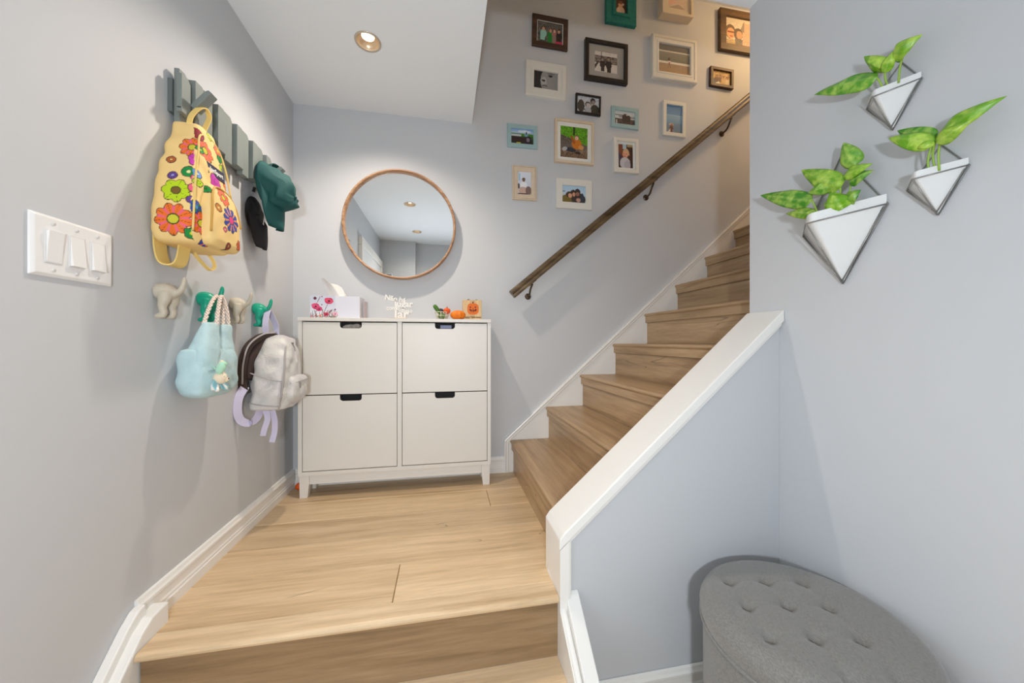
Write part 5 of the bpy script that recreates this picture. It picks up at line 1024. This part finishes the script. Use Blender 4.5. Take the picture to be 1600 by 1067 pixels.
planter('largest of the three white wire wall planters, lowest on the wall', 'bushy green plant in the largest wall planter',
        (-1.136, 1.127), (-1.361, 1.145), (-1.248, 1.330), (-1.254, 0.951), (1.832, -1.25, 1.121),
        [(((1.884,-1.222,1.200),(1.881,-1.049,1.288),0.048), dict(col=G3, roll=0.2)), (((1.884,-1.232,1.160),(1.881,-1.143,1.191),0.030), dict(col=(116, 150, 30), roll=0.3)), (((1.893,-1.296,1.212),(1.891,-1.184,1.312),0.050), dict(col=(150, 200, 40), roll=0.1)), (((1.893,-1.274,1.226),(1.891,-1.205,1.232),0.032), dict(col=G1, roll=-0.2)), (((1.911,-1.317,1.262),(1.911,-1.288,1.342),0.042), dict(col=G1, roll=0.2)), (((1.893,-1.300,1.238),(1.891,-1.371,1.240),0.030), dict(col=G2)), (((1.901,-1.308,1.218),(1.901,-1.366,1.226),0.030), dict(col=G3)), (((1.885,-1.304,1.146),(1.881,-1.276,1.203),0.050), dict(col=G2, roll=0.5)), (((1.901,-1.303,1.168),(1.901,-1.338,1.187),0.034), dict(col=G3)), (((1.893,-1.292,1.150),(1.889,-1.252,1.182),0.036), dict(col=G1, roll=-0.3))],
        [[(1.905,-1.280,1.140),(1.901,-1.272,1.19),(1.893,-1.268,1.226)], [(1.915,-1.288,1.140),(1.905,-1.286,1.18),(1.895,-1.292,1.214)], [(1.915,-1.298,1.140),(1.911,-1.304,1.20),(1.911,-1.317,1.264)], [(1.900,-1.236,1.140),(1.890,-1.228,1.18),(1.885,-1.222,1.204)]], 0.028)

# ------------------------------------------------------------------ tufted ottoman
m, nt, b = new_mat('grey_linen'); N = nt.nodes.new; tcn = N('ShaderNodeTexCoord')
nz1 = N('ShaderNodeTexNoise'); nz1.inputs['Scale'].default_value = 520; nz1.inputs['Detail'].default_value = 2; nz2 = N('ShaderNodeTexNoise'); nz2.inputs['Scale'].default_value = 9
mp = N('ShaderNodeMapping'); mp.inputs['Scale'].default_value = (1, 0.35, 0.6); nt.links.new(tcn.outputs['Object'], mp.inputs['Vector']); nt.links.new(mp.outputs[0], nz1.inputs['Vector']); nt.links.new(tcn.outputs['Object'], nz2.inputs['Vector'])
rp = N('ShaderNodeValToRGB'); rp.color_ramp.elements[0].position = 0.3; rp.color_ramp.elements[1].position = 0.7; rp.color_ramp.elements[0].color = rgb(114, 112, 109); rp.color_ramp.elements[1].color = rgb(136, 134, 130)
nt.links.new(nz1.outputs['Fac'], rp.inputs[0]); nt.links.new(rp.outputs[0], b.inputs['Base Color']); b.inputs['Roughness'].default_value = 0.95; b.inputs['Sheen Weight'].default_value = 0.3
bp = N('ShaderNodeBump'); bp.inputs['Strength'].default_value = 0.5; bp.inputs['Distance'].default_value = 0.001; nt.links.new(nz1.outputs['Fac'], bp.inputs['Height']); nt.links.new(bp.outputs['Normal'], b.inputs['Normal'])
LINEN = m
OC = (1.712, -1.345); OR = 0.238
ot = thing('ottoman', 'round grey fabric ottoman with button tufted lid in the lower right corner', 'ottoman', (OC[0], OC[1], ZF))
bm = B(); v = disc_lathe(bm, [(0.215, ZF+0.012), (0.225, ZF+0.012), (0.228, ZF+0.03), (0.230, 0.0), (0.228, 0.012), (0.15, 0.012)], (OC[0], OC[1], 0), 72); bm.faces.new(v[0]); bm.faces.new(v[-1]); obj('base', bm, LINEN, ot, smooth=True)
for a in range(4):
    bm = B(); sphere(bm, (OC[0]+0.16*math.cos(a*PI/2+.8), OC[1]+0.16*math.sin(a*PI/2+.8), ZF+0.008), 0.016, 12, 8, 1, 1, 0.5); obj('foot', bm, BLACKP, ot, smooth=True)
u1, u2 = Vector((0.100, -0.024, 0)), Vector((-0.030, -0.094, 0))
TU = [(1.672+i*u1.x+j*u2.x, -1.335+i*u1.y+j*u2.y) for i in (-1, 0, 1) for j in (-1, 0, 1)]
TU += [(1.672+i*u1.x+2*u2.x, -1.335+i*u1.y+2*u2.y) for i in (0, 1)]
TU = [(x+0.012, y+0.012) for x, y in TU]
nr, nth = 60, 144; V = []
prof = []
for k in range(nr):
    q = k/(nr-1)
    if q < 0.68: prof.append((OR-0.045)*q/0.68); 
    else: prof.append(None)
def lid_z(x, y, r):
    z = 0.088 + 0.014*(1-(r/OR)**2)
    for tx, ty in TU:
        d2 = (x-tx)**2+(y-ty)**2; z -= 0.017*math.exp(-d2/(2*0.011**2)) + 0.006*math.exp(-d2/(2*0.032**2))
    # diagonal pleats between buttons
    for i, (ax_, ay_) in enumerate(TU):
        for (bx_, by_) in TU[i+1:]:
            if abs(math.hypot(bx_-ax_, by_-ay_)-0.100) < 0.012:
                dx, dy = bx_-ax_, by_-ay_; L2 = dx*dx+dy*dy; t_ = min(1, max(0, ((x-ax_)*dx+(y-ay_)*dy)/L2)); dd = (x-ax_-t_*dx)**2+(y-ay_-t_*dy)**2
                z -= 0.0035*math.exp(-dd/(2*0.006**2))
    return z
rings = []
for k in range(42):
    r = (OR-0.04)*k/41; rings.append([(OC[0]+r*math.cos(2*PI*i/nth), OC[1]+r*math.sin(2*PI*i/nth), None, r) for i in range(nth)])
bm = B(); Rg = []
for ring in rings[1:]: Rg.append([(x, y, lid_z(x, y, r)) for x, y, _, r in ring])
zr = [lid_z(x, y, OR-0.04) for x, y, _, r in rings[-1]]
for a in np.linspace(0.15, PI/2, 7):
    rr_ = OR-0.04+0.04*math.sin(a); Rg.append([(OC[0]+rr_*math.cos(2*PI*i/nth), OC[1]+rr_*math.sin(2*PI*i/nth), zr[i]-0.04*(1-math.cos(a))) for i in range(nth)])
Rg.append([(OC[0]+(OR-0.001)*math.cos(2*PI*i/nth), OC[1]+(OR-0.001)*math.sin(2*PI*i/nth), 0.030) for i in range(nth)])
Rg.append([(OC[0]+(OR-0.008)*math.cos(2*PI*i/nth), OC[1]+(OR-0.008)*math.sin(2*PI*i/nth), 0.0125) for i in range(nth)])
Rg.append([(OC[0]+(OR-0.05)*math.cos(2*PI*i/nth), OC[1]+(OR-0.05)*math.sin(2*PI*i/nth), 0.0125) for i in range(nth)])
loft(bm, Rg); lid = obj('lid', bm, LINEN, ot, smooth=True)
bm = B(); tube(bm, [(OC[0]+(OR-0.003)*math.cos(2*PI*i/72), OC[1]+(OR-0.003)*math.sin(2*PI*i/72), 0.0185) for i in range(73)], 0.004, 8, False); obj('piping', bm, LINEN, lid, smooth=True)
for tx, ty in TU:
    r = math.hypot(tx-OC[0], ty-OC[1]); bm = B(); sphere(bm, (tx, ty, lid_z(tx, ty, r)+0.002), 0.0095, 16, 8, 1, 1, 0.45); obj('button', bm, LINEN, lid, smooth=True)
